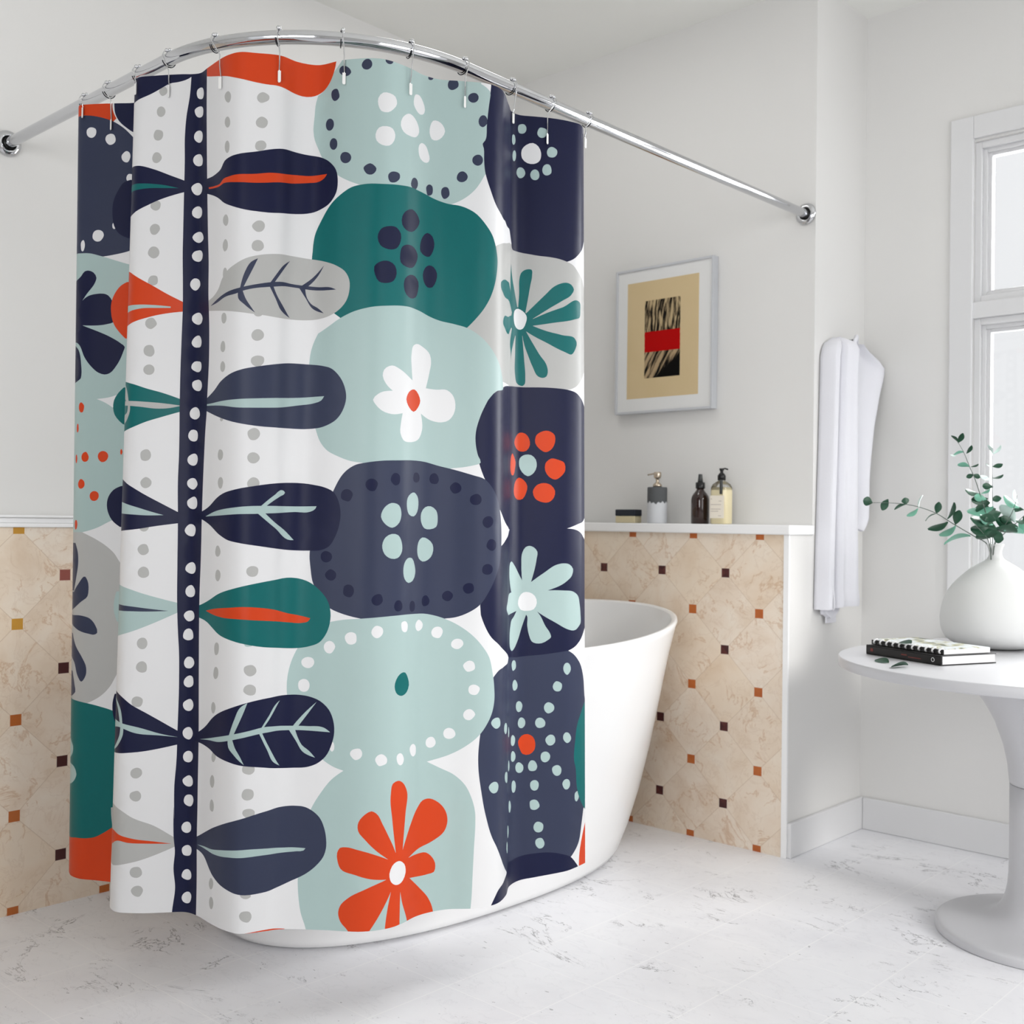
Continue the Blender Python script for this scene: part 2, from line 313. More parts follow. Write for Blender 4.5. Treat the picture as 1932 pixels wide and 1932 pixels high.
# printed shapes on the cloth, millimetres from its top left corner (across, down); c = sharp corner, * = dot (centre and two half axes)
PATTERN = """
O -40,-37c -40,27c 24,26 63,27 91,34 112,43c 119,36c 112,22 111,-25c
S -40,23c 24,26 63,27 91,34 110,42 136,58 163,83 181,102c 171,347c 157,351 119,359 93,363c 69,359 -33,355c
N 112,-25c 113,2 116,25 126,43 142,57 165,71 183,75c 180,-24c
*W 66,67,11,1,0,13
*W 107,85,11,0,0,13
*W 145,127,11,0,0,13
*W 156,178,10,0,0,10
*W 120,290,5,0,0,8
*W 84,313,12,0,0,13
*W 46,335,7,0,0,13
M -40,347c 42,353 64,354 93,362 124,372 155,381 183,388c 192,670c 148,687 122,696 87,701c 108,710 128,722 159,738 195,756c 190,972c 161,979 129,991 93,1008 54,1019 -40,1020c
N -29,410c 42,407 51,398 62,395 75,400 82,413 79,424 62,448 47,466c 65,455 83,451 100,451 109,455 119,468 126,493 123,519 109,523 48,525c 84,539 115,553 143,569 154,578 151,587 133,623 117,640 105,643 91,639 72,623 55,601 38,572 -24,565c
N -33,571c 36,585 45,619 46,643 44,651 35,656 -26,654c
*O 47,721,9,0,0,12
*O 34,770,4,0,0,11
*O 59,839,10,0,0,12
*O 105,838,13,0,0,13
*O 152,827,3,0,0,7
*O 49,904,10,0,0,12
*O 85,932,12,0,0,12
*O 31,1001,6,0,0,12
*O 30,843,4,0,0,11
G -40,1019c 54,1019c 93,1036 122,1053 140,1068 152,1084 171,1107c 177,1318c 152,1361 140,1382 117,1406 75,1427 -40,1438c
S -40,1046c 30,1045c 40,1067 42,1091 35,1128 25,1160c -40,1162c
S -40,1166c 25,1163c 42,1144 64,1125 71,1135 74,1156 71,1172 53,1185 25,1203 -40,1207c
S -40,1219c 26,1219c 57,1219 79,1225 95,1242 100,1258 95,1262 74,1261 47,1255 23,1245 -40,1242c
S -40,1261c 21,1264c 36,1292 56,1317 70,1342 69,1361 55,1377 43,1363 30,1332 -40,1325c
S -39,1357c 22,1354c 33,1387 36,1403 29,1409 -34,1412c
O -40,1751c 173,1710c 184,1707c 189,1861c -40,1904c
T -40,1422c 20,1422 63,1426 112,1434 146,1442 181,1456c 184,1705c 154,1720 130,1735 108,1746 78,1751 47,1753 3,1761 -40,1757c
*M -13,1544,46,-3,2,24
*M 6,1606,38,-5,1,25
*G 465,36,9,0,0,10
*G 461,81,10,0,0,12
*G 456,133,11,0,0,12
*G 454,184,11,0,0,12
*G 454,290,12,0,0,11
*G 453,343,12,0,0,12
*G 676,88,12,3,0,12
*G 676,142,10,2,0,12
*G 676,194,9,2,0,13
*G 676,349,10,2,0,12
*G 676,402,9,1,0,13
*G 452,395,13,0,0,13
*G 452,457,12,0,0,12
*G 450,552,13,0,0,12
*G 447,613,13,0,0,13
*G 448,655,13,0,0,12
*G 677,462,8,1,0,12
*G 676,556,9,1,0,12
*G 674,617,9,1,0,12
*G 675,659,9,1,0,12
*G 674,771,6,0,0,4
*G 767,547,10,0,0,9
*G 767,595,13,-1,0,12
*G 767,649,14,-1,0,12
*G 762,803,13,0,0,13
*G 768,93,13,-1,0,11
*G 767,146,12,-1,0,12
*G 765,195,12,-1,0,11
*G 764,365,13,-1,0,12
*G 763,406,13,-1,0,12
*G 445,844,13,0,0,13
*G 448,905,13,0,0,12
*G 446,1003,11,0,0,10
*G 445,1052,13,0,0,12
*G 447,1103,13,0,0,12
*G 672,846,10,0,0,12
*G 674,906,10,0,0,12
*G 669,1052,10,0,0,12
*G 671,1103,10,0,0,12
*G 762,854,13,0,0,12
*G 763,907,13,0,0,12
*G 764,1092,13,0,0,12
*G 448,1259,13,0,0,13
*G 448,1311,13,0,0,13
*G 440,1387,13,0,0,12
*G 442,1544,13,0,0,12
*G 442,1595,13,0,0,12
*G 671,1260,10,-1,0,13
*G 670,1312,10,-1,0,13
*G 662,1387,10,-1,0,12
*G 667,1492,9,-1,0,11
*G 663,1545,10,-2,1,13
*G 663,1597,10,-2,1,13
*G 763,1300,13,0,0,12
*G 764,1341,13,0,0,12
*G 763,1507,13,0,0,11
*G 763,1560,13,0,0,12
*G 766,1599,13,1,0,10
*M 759,1246,9,0,0,4
*G 447,1761,13,0,0,12
*G 450,1802,13,0,0,12
*G 666,1764,10,-2,0,12
*G 668,1806,9,-2,1,13
*G 762,1771,11,1,0,7
*G 763,1815,13,1,0,12
N 521,237c 491,226 444,208 414,200 387,198 340,199c 157,182c 142,187 127,207 116,235 115,264 119,289 129,306 155,320c 330,311c 396,304 427,292 462,278 521,261c
T 506,253c 476,246 439,241 398,239 333,238c 330,254c 404,253 436,251 476,252
O 522,505c 487,488 449,467 422,453 393,438 330,427c 155,424c 139,433 125,451 117,475 117,493 125,524 140,544 155,558c 330,556c 395,551 425,543 463,534 522,526c
M 494,515c 463,512 429,510 406,510 330,507c 330,526c 377,524 407,521 429,518 463,518 494,518c
T 522,720c 480,706 442,696 413,687 330,674c 154,674c 141,686 130,704 128,722 132,738 143,752 154,761c 330,793c 403,785 444,770 481,759 522,747c
G 523,734c 481,729 443,726 335,721c 330,729c 430,737 468,741 493,740
G 330,677c 384,696 397,724c 384,723c 346,699
G 394,733c 403,734c 403,746 393,763 344,776c 359,758 392,746
N 525,971c 481,949 441,929 408,911 384,900 330,894c 153,908c 133,918 121,935 118,954 122,972 132,989 153,1005c 330,1014c 425,1008 475,1000 526,993c
M 489,976c 462,969 423,958 395,951 330,945c 330,971c 410,975 449,977
M 528,1170c 491,1161 441,1148 404,1137 330,1129c 148,1159c 143,1183 143,1204 152,1230c 330,1254c 419,1235 456,1221 526,1190c
S 505,1187c 455,1182 417,1178 330,1175c 330,1191c 417,1189 455,1189
N 532,1452c 498,1432 461,1412 428,1395 403,1378 334,1364c 151,1402c 146,1423 147,1447 153,1467c 335,1510c 416,1501 450,1497 532,1481c
M 532,1465c 493,1457 449,1445 409,1437 394,1434 334,1431c 340,1445 403,1446 435,1456 493,1461
M 399,1437c 407,1438c 399,1404 343,1372c 386,1401
M 401,1445c 410,1447c 409,1461 397,1483 339,1508c 385,1484 398,1465
G 530,1687c 484,1659 436,1642 405,1625 346,1616c 149,1673c 151,1698 156,1726c 387,1752c 416,1745 454,1735 486,1724 530,1706c
O 523,1699c 482,1693 438,1688 407,1681 389,1675 353,1681c 381,1707c 404,1694 426,1697 467,1698
N 330,-60c 548,-46c 584,-34c 550,19c 529,6c 516,13 501,17 479,20 467,26 440,39 409,49 330,54c
O 568,-60c 588,18c 674,45 711,55 753,62 781,65 795,65 813,67 833,70 847,72 863,70 876,65 893,56 907,42 918,22 924,0c 928,-46c
G 1312,411c 1340,360 1361,350 1406,336 1492,318 1533,324 1569,323 1642,329 1667,342c 1688,348 1708,363 1730,378 1762,400 1789,406c 1789,554c 1789,596c 1752,600c 1725,623 1700,644 1677,653c 1578,665c 1483,659c 1375,661c 1351,684c 1270,655c 1268,546c
N 1318,-56c 1319,3c 1313,49 1308,91 1304,128 1298,136 1301,146 1302,169 1305,196 1321,235 1344,270 1408,291 1479,297 1494,316 1496,325 1507,330c 1523,330 1552,332 1587,335 1624,336 1646,338 1667,342c 1692,331 1713,315 1739,290 1760,264 1789,246c 1789,-60c
*M 1542,32,13,-2,0,12
*M 1506,64,11,-2,0,13
*M 1510,102,10,-2,0,13
*M 1537,138,14,-2,0,13
*M 1577,141,12,-1,0,13
*M 1610,126,13,-1,0,14
*M 1625,82,14,-2,0,13
*M 1597,37,14,-1,0,12
*W 1568,90,26,-2,0,26
T 1484,464 1446,460 1380,459 1364,448 1364,437 1374,430 1392,424 1427,419 1470,420 1489,431 1498,449c 1503,485c
T 1499,454c 1487,421 1492,364c 1498,388 1514,427 1527,467c 1503,487c
T 1529,466c 1533,430 1534,395 1539,380 1549,372 1560,369 1568,370 1569,383 1564,409 1558,441 1551,476c
T 1551,478c 1569,461 1606,427 1630,406 1648,397 1665,393 1681,396 1691,407 1683,419 1652,439 1615,461 1571,488c 1561,492c
T 1566,491c 1606,473 1652,455 1708,433 1715,436 1717,454 1714,472 1695,479 1624,495 1566,506c
T 1566,504c 1606,515 1652,522 1697,529 1701,535 1695,554 1682,567 1661,563 1606,543 1569,528 1552,519c
T 1550,515c 1569,545 1590,575 1608,597 1612,615 1608,626 1597,630 1585,627 1570,604 1558,577 1549,555 1542,525c
T 1519,527c 1517,575 1517,628 1523,646 1537,652 1544,652 1550,646 1551,633 1548,589 1545,555 1542,525c
T 1505,507c 1495,530 1484,563 1488,569 1492,593c 1499,571 1504,561 1519,530c 1533,516c
T 1505,486c 1447,499 1381,519 1379,524 1403,536 1437,541 1481,526 1509,506c
T 1526,463c 1552,475c 1571,488c 1571,506c 1552,521c 1541,532c 1519,534c 1494,515c 1494,489c 1503,474c
W 1529,467 1543,471 1553,480 1555,487 1552,500 1545,513 1536,517 1522,514 1514,506 1510,492 1514,474
N 1476,659 1512,656 1550,655 1599,653 1642,653 1675,655 1700,660 1720,671 1747,687 1767,716 1789,745c 1789,930c 1772,934c 1759,959 1746,972 1703,986 1667,996c 1706,1001 1738,1017 1765,1036 1778,1058c 1789,1060c 1789,1215c 1765,1216c 1750,1246 1721,1273 1697,1290 1671,1299c 1637,1303 1599,1305 1550,1308 1524,1308 1477,1303c 1435,1287 1368,1263 1340,1244 1320,1212 1312,1191c 1310,1169c 1332,1123c 1350,1089c 1377,1036c 1439,1018 1487,1000c 1429,988 1400,977 1362,951c 1336,915 1317,886 1303,853 1296,826 1292,800 1292,774 1298,748 1308,724 1324,704 1345,688 1378,675
*O 1540,788,24,-1,0,24
*O 1605,783,29,-1,0,25
*O 1505,844,14,-1,0,25
*O 1632,850,29,-1,0,25
*M 1558,842,25,-1,0,26
*O 1534,901,22,-1,0,25
*O 1602,910,30,-1,0,24
M 1542,1123c 1540,1086 1543,1055 1552,1042 1562,1039 1574,1043 1583,1053 1581,1071 1566,1127c 1599,1106 1637,1085 1655,1082 1675,1085 1688,1097 1684,1112 1665,1127 1611,1148c 1653,1149 1691,1154 1707,1164 1715,1188 1719,1214 1719,1233 1713,1239 1700,1248 1689,1250 1670,1246 1631,1227 1596,1208 1582,1199c 1589,1207 1605,1236 1617,1253 1620,1263 1611,1270 1595,1277 1580,1277 1568,1272 1561,1257 1556,1233 1554,1207 1553,1206c 1541,1236 1527,1270 1515,1286 1505,1291 1495,1284 1490,1258 1495,1232 1504,1215 1508,1213 1524,1196c 1504,1200 1467,1201 1435,1183 1454,1166 1487,1152 1501,1150c 1491,1127 1485,1097 1493,1079 1502,1076 1514,1084 1532,1107
*W 1555,1174,25,1,0,24
S 1477,1303c 1524,1308c 1599,1305c 1671,1299c 1692,1311 1714,1332 1737,1370 1752,1434 1783,1469c 1779,1677c 1737,1709c 1726,1742 1708,1793 1679,1819c 1641,1840c 1537,1841c 1447,1798c 1388,1753 1349,1703 1329,1642 1319,1589 1312,1537 1311,1511 1313,1476 1315,1457 1315,1432c 1317,1363c 1345,1334c 1358,1323 1400,1316 1460,1310
T 1789,1418c 1766,1425c 1737,1444 1707,1483 1696,1530 1694,1584 1696,1589 1704,1649 1722,1688 1758,1717c 1789,1723c
O 1789,1717c 1759,1733c 1731,1773 1716,1809 1712,1855c 1713,1907c 1789,1910c
N 1447,1798c 1470,1790 1507,1793 1532,1792 1568,1791 1619,1796 1648,1804 1678,1817 1698,1837 1713,1856c 1713,1907c 1635,1910c 1334,1896c 1343,1852c 1363,1825 1414,1812 1446,1802c
*M 1513,1326,9,1,0,13
*M 1518,1375,10,1,0,13
*M 1667,1344,12,1,0,14
*M 1638,1386,13,1,0,13
*M 1533,1428,10,1,0,13
*M 1614,1437,14,1,0,13
*M 1540,1468,11,1,0,13
*M 1590,1472,14,1,0,13
*M 1359,1439,18,2,0,12
*M 1430,1462,18,3,0,13
*M 1482,1480,8,2,0,13
*M 1510,1506,10,2,0,13
*M 1618,1517,14,1,0,13
*M 1667,1516,13,2,0,13
*M 1511,1545,10,2,0,13
*M 1604,1558,13,1,0,13
*O 1555,1521,24,2,0,25
*M 1485,1561,8,2,0,13
*M 1441,1577,19,4,0,13
*M 1533,1576,12,2,0,13
*M 1570,1576,12,1,0,13
*M 1636,1594,14,2,0,13
*M 1352,1584,15,2,0,13
*M 1514,1618,9,2,0,14
*M 1575,1624,12,1,0,13
*M 1665,1632,13,2,0,13
M 1694,1668 1696,1660 1706,1657c 1709,1666 1712,1672 1708,1679 1702,1683 1696,1678
*M 1494,1661,8,2,0,14
*M 1575,1672,13,2,0,13
*M 1474,1713,13,4,0,15
*M 1457,1745,13,5,0,14
*M 1586,1728,13,2,0,13
*M 1589,1768,12,2,0,13
M 916,-48c 1289,-60c 1292,3c 1305,9 1316,16c 1327,76c 1328,135c 1317,191 1304,206c 1278,244 1254,263 1228,275 1160,279 1083,288 1020,279 992,271 962,260 937,247 907,222 891,203 881,184 872,164 869,147 870,112 872,83 876,67c 893,56 907,42 918,22 927,14 940,0c 921,-24c
O 856,-53c 834,5c 846,5 869,1 898,1 924,0c 918,22 907,42 893,56 876,65 863,70c 835,67c 807,-6c
*S 947,24,14,2,0,11
*S 997,13,11,0,0,12
*S 1046,-2,9,-2,0,10
*S 923,72,12,2,0,13
*S 910,134,12,2,0,13
*S 922,177,11,2,0,13
*S 953,210,13,1,0,12
*S 1008,236,13,0,0,12
*S 1062,246,15,-3,0,12
*S 1116,246,10,-3,0,13
*S 1163,250,11,-2,1,13
*S 1209,251,12,-1,0,13
*S 1251,213,13,-1,0,12
*S 1287,174,13,-1,0,12
*S 1274,35,13,-1,0,11
*S 1224,9,15,-1,0,12
*S 1158,1,9,-2,0,5
*S 1298,85,11,-1,0,13
*W 1043,90,21,-4,0,21
W 1113,51 1125,49 1135,61 1141,76 1138,85 1128,90 1117,85 1109,75 1109,62
W 1100,99 1113,104 1123,116 1126,130 1118,143 1099,147 1084,143 1076,131 1080,114
*W 1041,162,23,-4,0,21
*W 1180,115,23,-3,1,22
W 1134,151 1146,154 1157,170 1161,181 1157,189 1143,192 1131,186 1126,173 1127,158
N 1319,0c 1318,18 1313,49 1308,91 1304,128 1298,136 1301,146 1302,169 1305,196 1321,235 1344,270 1378,289 1443,189c 1438,2c 1364,-9c
T 875,415 876,391 879,371 897,335 917,309 941,290 968,274 998,268 1034,266 1078,260 1110,257 1142,260 1177,267 1218,275 1254,279 1282,291 1308,314 1332,341 1345,371 1337,349 1348,387 1345,423 1329,470 1309,503 1288,529 1269,549c 1083,591c 950,552c 934,541c 904,515 878,474 874,434 875,407
*N 1108,330,24,-6,1,25
*N 1057,376,28,-5,1,25
*N 1160,374,23,-3,1,26
*N 1105,408,25,-5,1,25
*N 1048,452,27,-3,1,25
*N 1170,441,22,-3,1,25
*N 1115,472,22,-4,1,26
M 895,583c 925,567 950,552 976,540 1013,530 1051,524 1088,519 1116,518 1139,521 1171,529 1206,537 1240,542 1269,549 1295,563 1320,582 1343,605 1363,630 1380,662 1384,673 1344,688 1322,709c 1304,744 1293,788 1300,835 1306,849 1301,853c 1275,859 1244,863c 1091,889c 1005,860c 978,856 950,846 926,834 908,815 896,788 885,753 879,714 876,647 879,621 885,602
W 1125,676c 1122,653 1120,618 1125,600 1134,595 1154,599 1178,614 1182,628 1178,653 1168,689c 1198,690 1226,690 1239,700 1246,721 1242,743 1230,757 1212,762 1190,760 1154,746c 1159,783 1150,801 1121,811 1101,808 1092,793 1093,771 1097,750c 1068,754 1045,748 1031,736 1025,726 1036,713 1070,704c 1053,690 1045,674 1048,661 1067,650 1088,656 1109,667
O 1132,695 1144,704 1151,718 1143,735 1131,744 1118,737 1107,719 1115,702
S 942,922c 973,875 992,864 1010,860 1044,855 1090,852 1136,850 1175,852 1209,859 1244,866 1289,878 1316,886 1335,902 1356,932 1372,976 1377,1021 1370,1066 1353,1102 1332,1138 1308,1170 1283,1186 1256,1196 1228,1199 1100,1207c 1009,1190 985,1185 958,1177 942,1170 921,1144 902,1119 894,1084 891,1058 897,1019 925,966
*N 973,929,13,0,0,13
*N 1026,907,13,0,0,13
*N 1082,893,12,0,0,13
*N 1145,887,10,0,0,12
*N 1198,888,12,0,0,12
*N 1250,907,13,0,0,12
*N 1296,932,14,0,0,12
*N 1327,982,14,0,0,13
*N 1338,1034,14,0,0,13
*N 1327,1089,14,0,0,12
*N 1283,1131,13,0,0,12
*N 1236,1148,12,0,0,12
*N 1183,1158,11,0,0,12
*N 1143,1168,9,0,0,12
*N 1098,1165,13,1,0,12
*N 1044,1150,13,0,0,12
*N 981,1132,12,0,0,13
*N 941,1099,12,0,0,12
*N 931,1060,13,0,0,12
M 1073,944 1093,949 1100,969 1095,985 1076,997 1058,989 1048,974 1055,955
M 1140,920 1150,928 1154,946 1150,963 1140,972 1125,968 1117,950 1119,932
*M 1187,975,23,0,1,27
*M 1079,1036,25,0,1,27
M 1170,1018 1186,1022 1198,1033 1200,1047 1194,1062 1172,1071 1160,1064 1154,1044 1161,1023
*M 1130,1088,19,0,1,27
M 944,1198c 972,1193 1009,1190 1052,1187 1100,1185 1157,1185 1180,1186 1202,1190 1231,1199 1262,1214 1293,1236 1318,1263 1334,1288 1342,1317 1348,1354 1349,1385 1343,1412 1330,1438 1313,1461 1289,1481 1251,1502 1197,1514c 1230,1533 1260,1550 1283,1572 1298,1602 1306,1633 1307,1659 1305,1713 1303,1772 1301,1832 1297,1876c 912,1881c 907,1848 896,1815 890,1778 888,1748 895,1678 912,1594 931,1561 953,1532 979,1512c 955,1504 933,1490 911,1467 869,1402 852,1363 849,1337 851,1311 859,1282 871,1257 904,1218
*W 895,1286,14,0,0,12
*W 888,1335,13,0,0,13
*W 942,1252,12,0,0,13
*W 989,1232,13,0,0,13
*W 1045,1218,13,0,0,13
*W 1119,1210,12,1,1,12
*W 1166,1211,11,1,0,12
*W 1214,1229,13,0,0,13
*W 1260,1256,13,0,0,12
*W 1288,1306,13,0,0,12
*W 1299,1359,13,0,0,12
*W 1289,1414,13,0,0,12
*W 1247,1456,13,1,0,13
*W 1204,1472,12,1,0,12
*W 1157,1482,10,2,0,13
*W 1115,1494,13,2,1,13
*W 1061,1491,14,1,0,12
*W 1006,1476,13,0,0,12
*W 953,1462,5,0,0,10
T 1126,1310 1135,1322 1139,1338 1132,1353 1115,1359 1096,1351 1091,1337 1095,1323 1106,1312
O 1107,1694c 1093,1623 1087,1566 1092,1544 1109,1540 1132,1551 1142,1569 1139,1614 1133,1692c 1157,1641 1176,1611 1189,1598 1201,1596 1223,1606 1241,1628 1246,1652 1239,1675 1213,1693 1182,1702 1152,1714c 1179,1713 1200,1715 1211,1724 1222,1749 1219,1762 1206,1764 1157,1759c 1185,1788 1208,1818 1217,1840 1220,1870c 1200,1894c 1157,1865c 1150,1842 1136,1806 1128,1780c 1128,1813 1129,1883c 1078,1873c 1079,1846 1085,1807 1093,1774c 1073,1806 1057,1829 1040,1852 1026,1871c 1006,1871c 995,1848 979,1830 974,1811 978,1797 996,1779 1029,1762 1080,1746c 1043,1741 1009,1731 977,1719 970,1702 969,1686 975,1675 988,1673 1013,1678 1084,1704c 1051,1680 1027,1656 1013,1638 1012,1625 1026,1604 1041,1597 1052,1603 1068,1628 1086,1659
W 1125,1714 1139,1723 1144,1743 1136,1758 1106,1761 1093,1753 1088,1735 1096,1719
O 761,1850c 785,1848 816,1847 862,1849c 868,1879c 761,1872c
N 590,242c 634,242 653,237 668,222 687,217 715,214 756,208 778,203 797,199 819,195 848,196 888,202 914,216 931,235 936,260 933,282 917,303 889,316 861,324 833,329 794,335 758,334 731,331 697,322 668,311 650,299 591,274c
O 602,263c 632,267 652,267 664,260 686,258 757,255 784,251 811,249 839,244 863,242 886,240 906,240c 899,248 886,254 864,257 826,265 757,274 709,273 682,270 665,269 652,272 629,271 604,267c
G 608,510c 634,503 652,492 667,471 685,457 710,446 743,432 766,426 801,421 827,419 864,421 907,429 940,441 957,452 968,471 969,492 962,516 945,535 921,547 896,552 867,554 836,555 803,555 784,553 750,550 691,543 608,532c
S 619,523c 648,513 682,503 723,496 760,488 790,482 802,480 817,478 841,479 865,480 893,483 926,486 938,491c 910,491 878,489 849,486 823,486 802,490 788,492 760,496 734,502 718,507 678,512 649,520
S 725,497c 736,463 750,441 764,433c 753,457 734,494c
S 720,505c 721,518 735,530 760,548c 750,534 740,520 732,502c
S 791,482c 801,467 819,441 832,430c 819,450 800,481c
S 789,490c 802,515 814,539 834,552c 821,533 807,512 797,489c
S 856,480c 889,452 905,437c 894,454 867,482c
S 851,485c 864,506 877,527 908,540c 892,528 875,518 867,506 863,487c
S 605,722c 645,705 668,690 696,678 727,669 766,661 805,654 833,649 873,649 909,653 931,659 952,678 963,699 967,721 962,744 946,768 919,782 875,788 836,788 807,788 777,787 729,781 691,773 657,764 606,749c
M 915,718c 908,727 893,732 861,737 806,746 788,747 758,748 729,748 674,742 594,737c 592,734c 631,734 673,732 728,730 799,726 848,722 887,719
N 587,968c 628,955 663,937 680,930 718,921 757,914 810,906 837,904 866,904 899,908 923,913 944,923 955,942 960,965 958,991 949,1018 936,1038 919,1046 889,1048 857,1048 813,1044 777,1039 735,1033 702,1027 675,1017 635,998 587,983c
M 608,978c 664,965 713,959 757,955 794,954 829,954 854,954 904,953c 901,959 889,965 855,966 811,969 789,970 771,971 734,972 681,975
M 779,955c 802,935 810,929 822,920 831,922 833,926 822,933 810,940 790,955c
M 773,970c 812,1002 847,1026 855,1026c 831,1003 811,990 788,969c
T 583,1173c 636,1157 679,1141 723,1129 765,1119 814,1110 851,1106 870,1108 892,1115 915,1130 936,1154 943,1178 942,1201 932,1228 919,1243 899,1251 872,1256 844,1256 818,1254 785,1251 751,1245 711,1237 682,1230 654,1218 626,1207 584,1199c
O 617,1182c 653,1176 709,1170 750,1167 784,1169 816,1174 847,1182 875,1187 897,1192c 892,1199 881,1202 848,1201 817,1198 773,1195 738,1193 692,1192 653,1188
N 586,1450c 629,1429 656,1411 679,1398 714,1383 765,1366 821,1357 853,1355 876,1355 900,1358 925,1367 944,1384 955,1410 957,1431 952,1457 939,1484 920,1500 902,1507 867,1510 826,1509 778,1503 744,1499 711,1494 682,1489 648,1478 621,1474 586,1471c
M 596,1464c 681,1447 721,1437 766,1426 795,1420 823,1420 867,1421 896,1421 937,1424 948,1432c 924,1431 883,1430 849,1430 823,1430 784,1434 743,1443 716,1450 685,1457 647,1459
M 717,1439c 731,1403 744,1378 759,1368c 752,1387 729,1437c
M 714,1449c 716,1464 731,1479 754,1498c 744,1479 733,1463 726,1446c
M 787,1424c 804,1397 819,1376 833,1366c 822,1381 792,1423c
M 784,1433c 801,1468 815,1493 836,1504c 825,1491 805,1462 790,1432c
M 866,1422c 895,1389 917,1369c 898,1395 878,1422c
M 857,1429c 874,1452 889,1475 917,1487c 903,1473 887,1461 879,1447 872,1429c
S 586,1679c 633,1659 673,1642 719,1622 756,1609 781,1602 816,1595 850,1591 876,1590 898,1592 915,1600 930,1613 940,1634 945,1659 945,1678 940,1695 927,1713 908,1730 875,1748 834,1762 789,1769 762,1770 739,1768 715,1763 695,1757 671,1745 650,1730 631,1716 587,1705c
M 592,1695c 627,1692 669,1690 706,1683 717,1681 760,1675 801,1676 850,1678 879,1678 902,1679c 898,1684 884,1686 839,1689 787,1690 752,1692 721,1695 706,1697 679,1699 642,1697
N 526,-47c 529,6c 527,41 519,100 517,144 518,188 518,247 518,305 518,364 518,389 520,462 521,511 520,583 519,656 519,729 520,802 520,847 519,896 521,992 522,1089 523,1162 527,1242 529,1268 531,1341 530,1450 529,1522 526,1570 527,1643 526,1620 527,1687 530,1714 528,1754 532,1795 527,1849 526,1882c 590,1876c 590,1850 591,1788 589,1673 590,1613 590,1565 591,1469 588,1325 586,1201 586,1160 590,1064 592,968 598,848 604,777 607,756 609,721 615,638 614,567 608,495 607,423 602,363 599,316 592,184 588,82 587,-5c 587,-34c
*W 558,46,14,3,0,13
*W 555,86,15,3,0,12
*W 554,140,15,3,0,13
*W 555,193,17,3,0,13
*W 553,256,17,2,0,13
*W 554,308,17,2,0,13
*W 561,364,20,3,0,12
*W 559,405,19,2,0,13
*W 552,466,16,1,0,13
*W 563,543,19,2,0,13
*W 562,594,18,1,0,13
*W 562,648,19,1,0,12
*W 565,690,19,1,0,13
*W 559,751,17,1,0,13
*W 554,800,15,0,0,13
*W 554,853,15,0,0,13
*W 554,906,15,0,0,12
*W 556,948,15,0,0,13
*W 551,1009,14,0,0,13
*W 554,1092,14,0,0,13
*W 553,1143,13,0,0,13
*W 552,1197,14,0,0,12
*W 550,1239,13,0,0,13
*W 554,1300,14,-1,0,13
*W 554,1342,13,-1,0,13
*W 554,1394,14,-1,0,13
*W 554,1456,13,-1,0,13
*W 555,1507,13,-1,0,13
*W 556,1561,14,-1,0,12
*W 559,1603,14,-1,0,13
*W 555,1663,12,-1,0,13
*W 556,1714,13,-1,0,12
*W 557,1767,13,-1,0,12
*W 558,1817,13,-2,0,13
"""
KNOTS = [[0.0, 0.4316, -2.0111, 0.3777, -1.9787], [26.1674, 0.4503, -2.0175, 0.4086, -1.9881], [56.5776, 0.4714, -2.0081, 0.4457, -1.9848], [111.0566, 0.525, -1.9703, 0.4834, -1.9637], [161.5741, 0.5656, -1.9394, 0.5279, -1.9411], [198.9084, 0.6006, -1.9274, 0.5629, -1.9291], [286.2531, 0.6812, -1.944, 0.6501, -1.9537], [330.2475, 0.705, -1.9775, 0.6761, -1.9899], [361.5317, 0.693, -2.0055, 0.6641, -2.0179], [401.3352, 0.7162, -2.0091, 0.7151, -2.0343], [441.7313, 0.7496, -1.9917, 0.7512, -2.0123], [509.1947, 0.8069, -1.9533, 0.7953, -1.9633], [528.7655, 0.8211, -1.9409, 0.807, -1.9469], [554.1915, 0.8415, -1.9308, 0.8266, -1.9273], [590.7472, 0.8795, -1.9358, 0.8604, -1.9215], [672.413, 0.9709, -1.944, 0.9316, -1.9276], [717.205, 1.006, -1.9344, 0.9843, -1.9275], [751.9652, 1.0251, -1.9106, 1.021, -1.9165], [804.1763, 1.0536, -1.8678, 1.0457, -1.8704], [837.4165, 1.0537, -1.8242, 1.0538, -1.8494], [873.288, 1.0728, -1.7852, 1.0709, -1.8279], [945.7406, 1.1381, -1.7648, 1.1288, -1.7787], [1028.0628, 1.2021, -1.7159, 1.1936, -1.7269], [1091.6449, 1.2112, -1.6489, 1.2167, -1.6734], [1135.0552, 1.2052, -1.5969, 1.2153, -1.6393], [1186.7957, 1.2144, -1.5575, 1.2035, -1.5778], [1244.9377, 1.2435, -1.5201, 1.2178, -1.5111], [1308.1255, 1.2775, -1.4704, 1.259, -1.46], [1357.5279, 1.2788, -1.4286, 1.2734, -1.4063], [1438.1585, 1.2262, -1.3461, 1.25, -1.3482], [1495.0416, 1.2017, -1.3089, 1.2096, -1.2925], [1534.2308, 1.2009, -1.2818, 1.1972, -1.2435], [1577.6486, 1.2228, -1.2488, 1.2082, -1.198], [1622.6101, 1.2448, -1.2155, 1.2213, -1.1497], [1667.2811, 1.2623, -1.1765, 1.2309, -1.1043], [1716.4375, 1.2705, -1.1356, 1.2258, -1.0483], [1749.2681, 1.2528, -1.1017, 1.2213, -1.0216]]
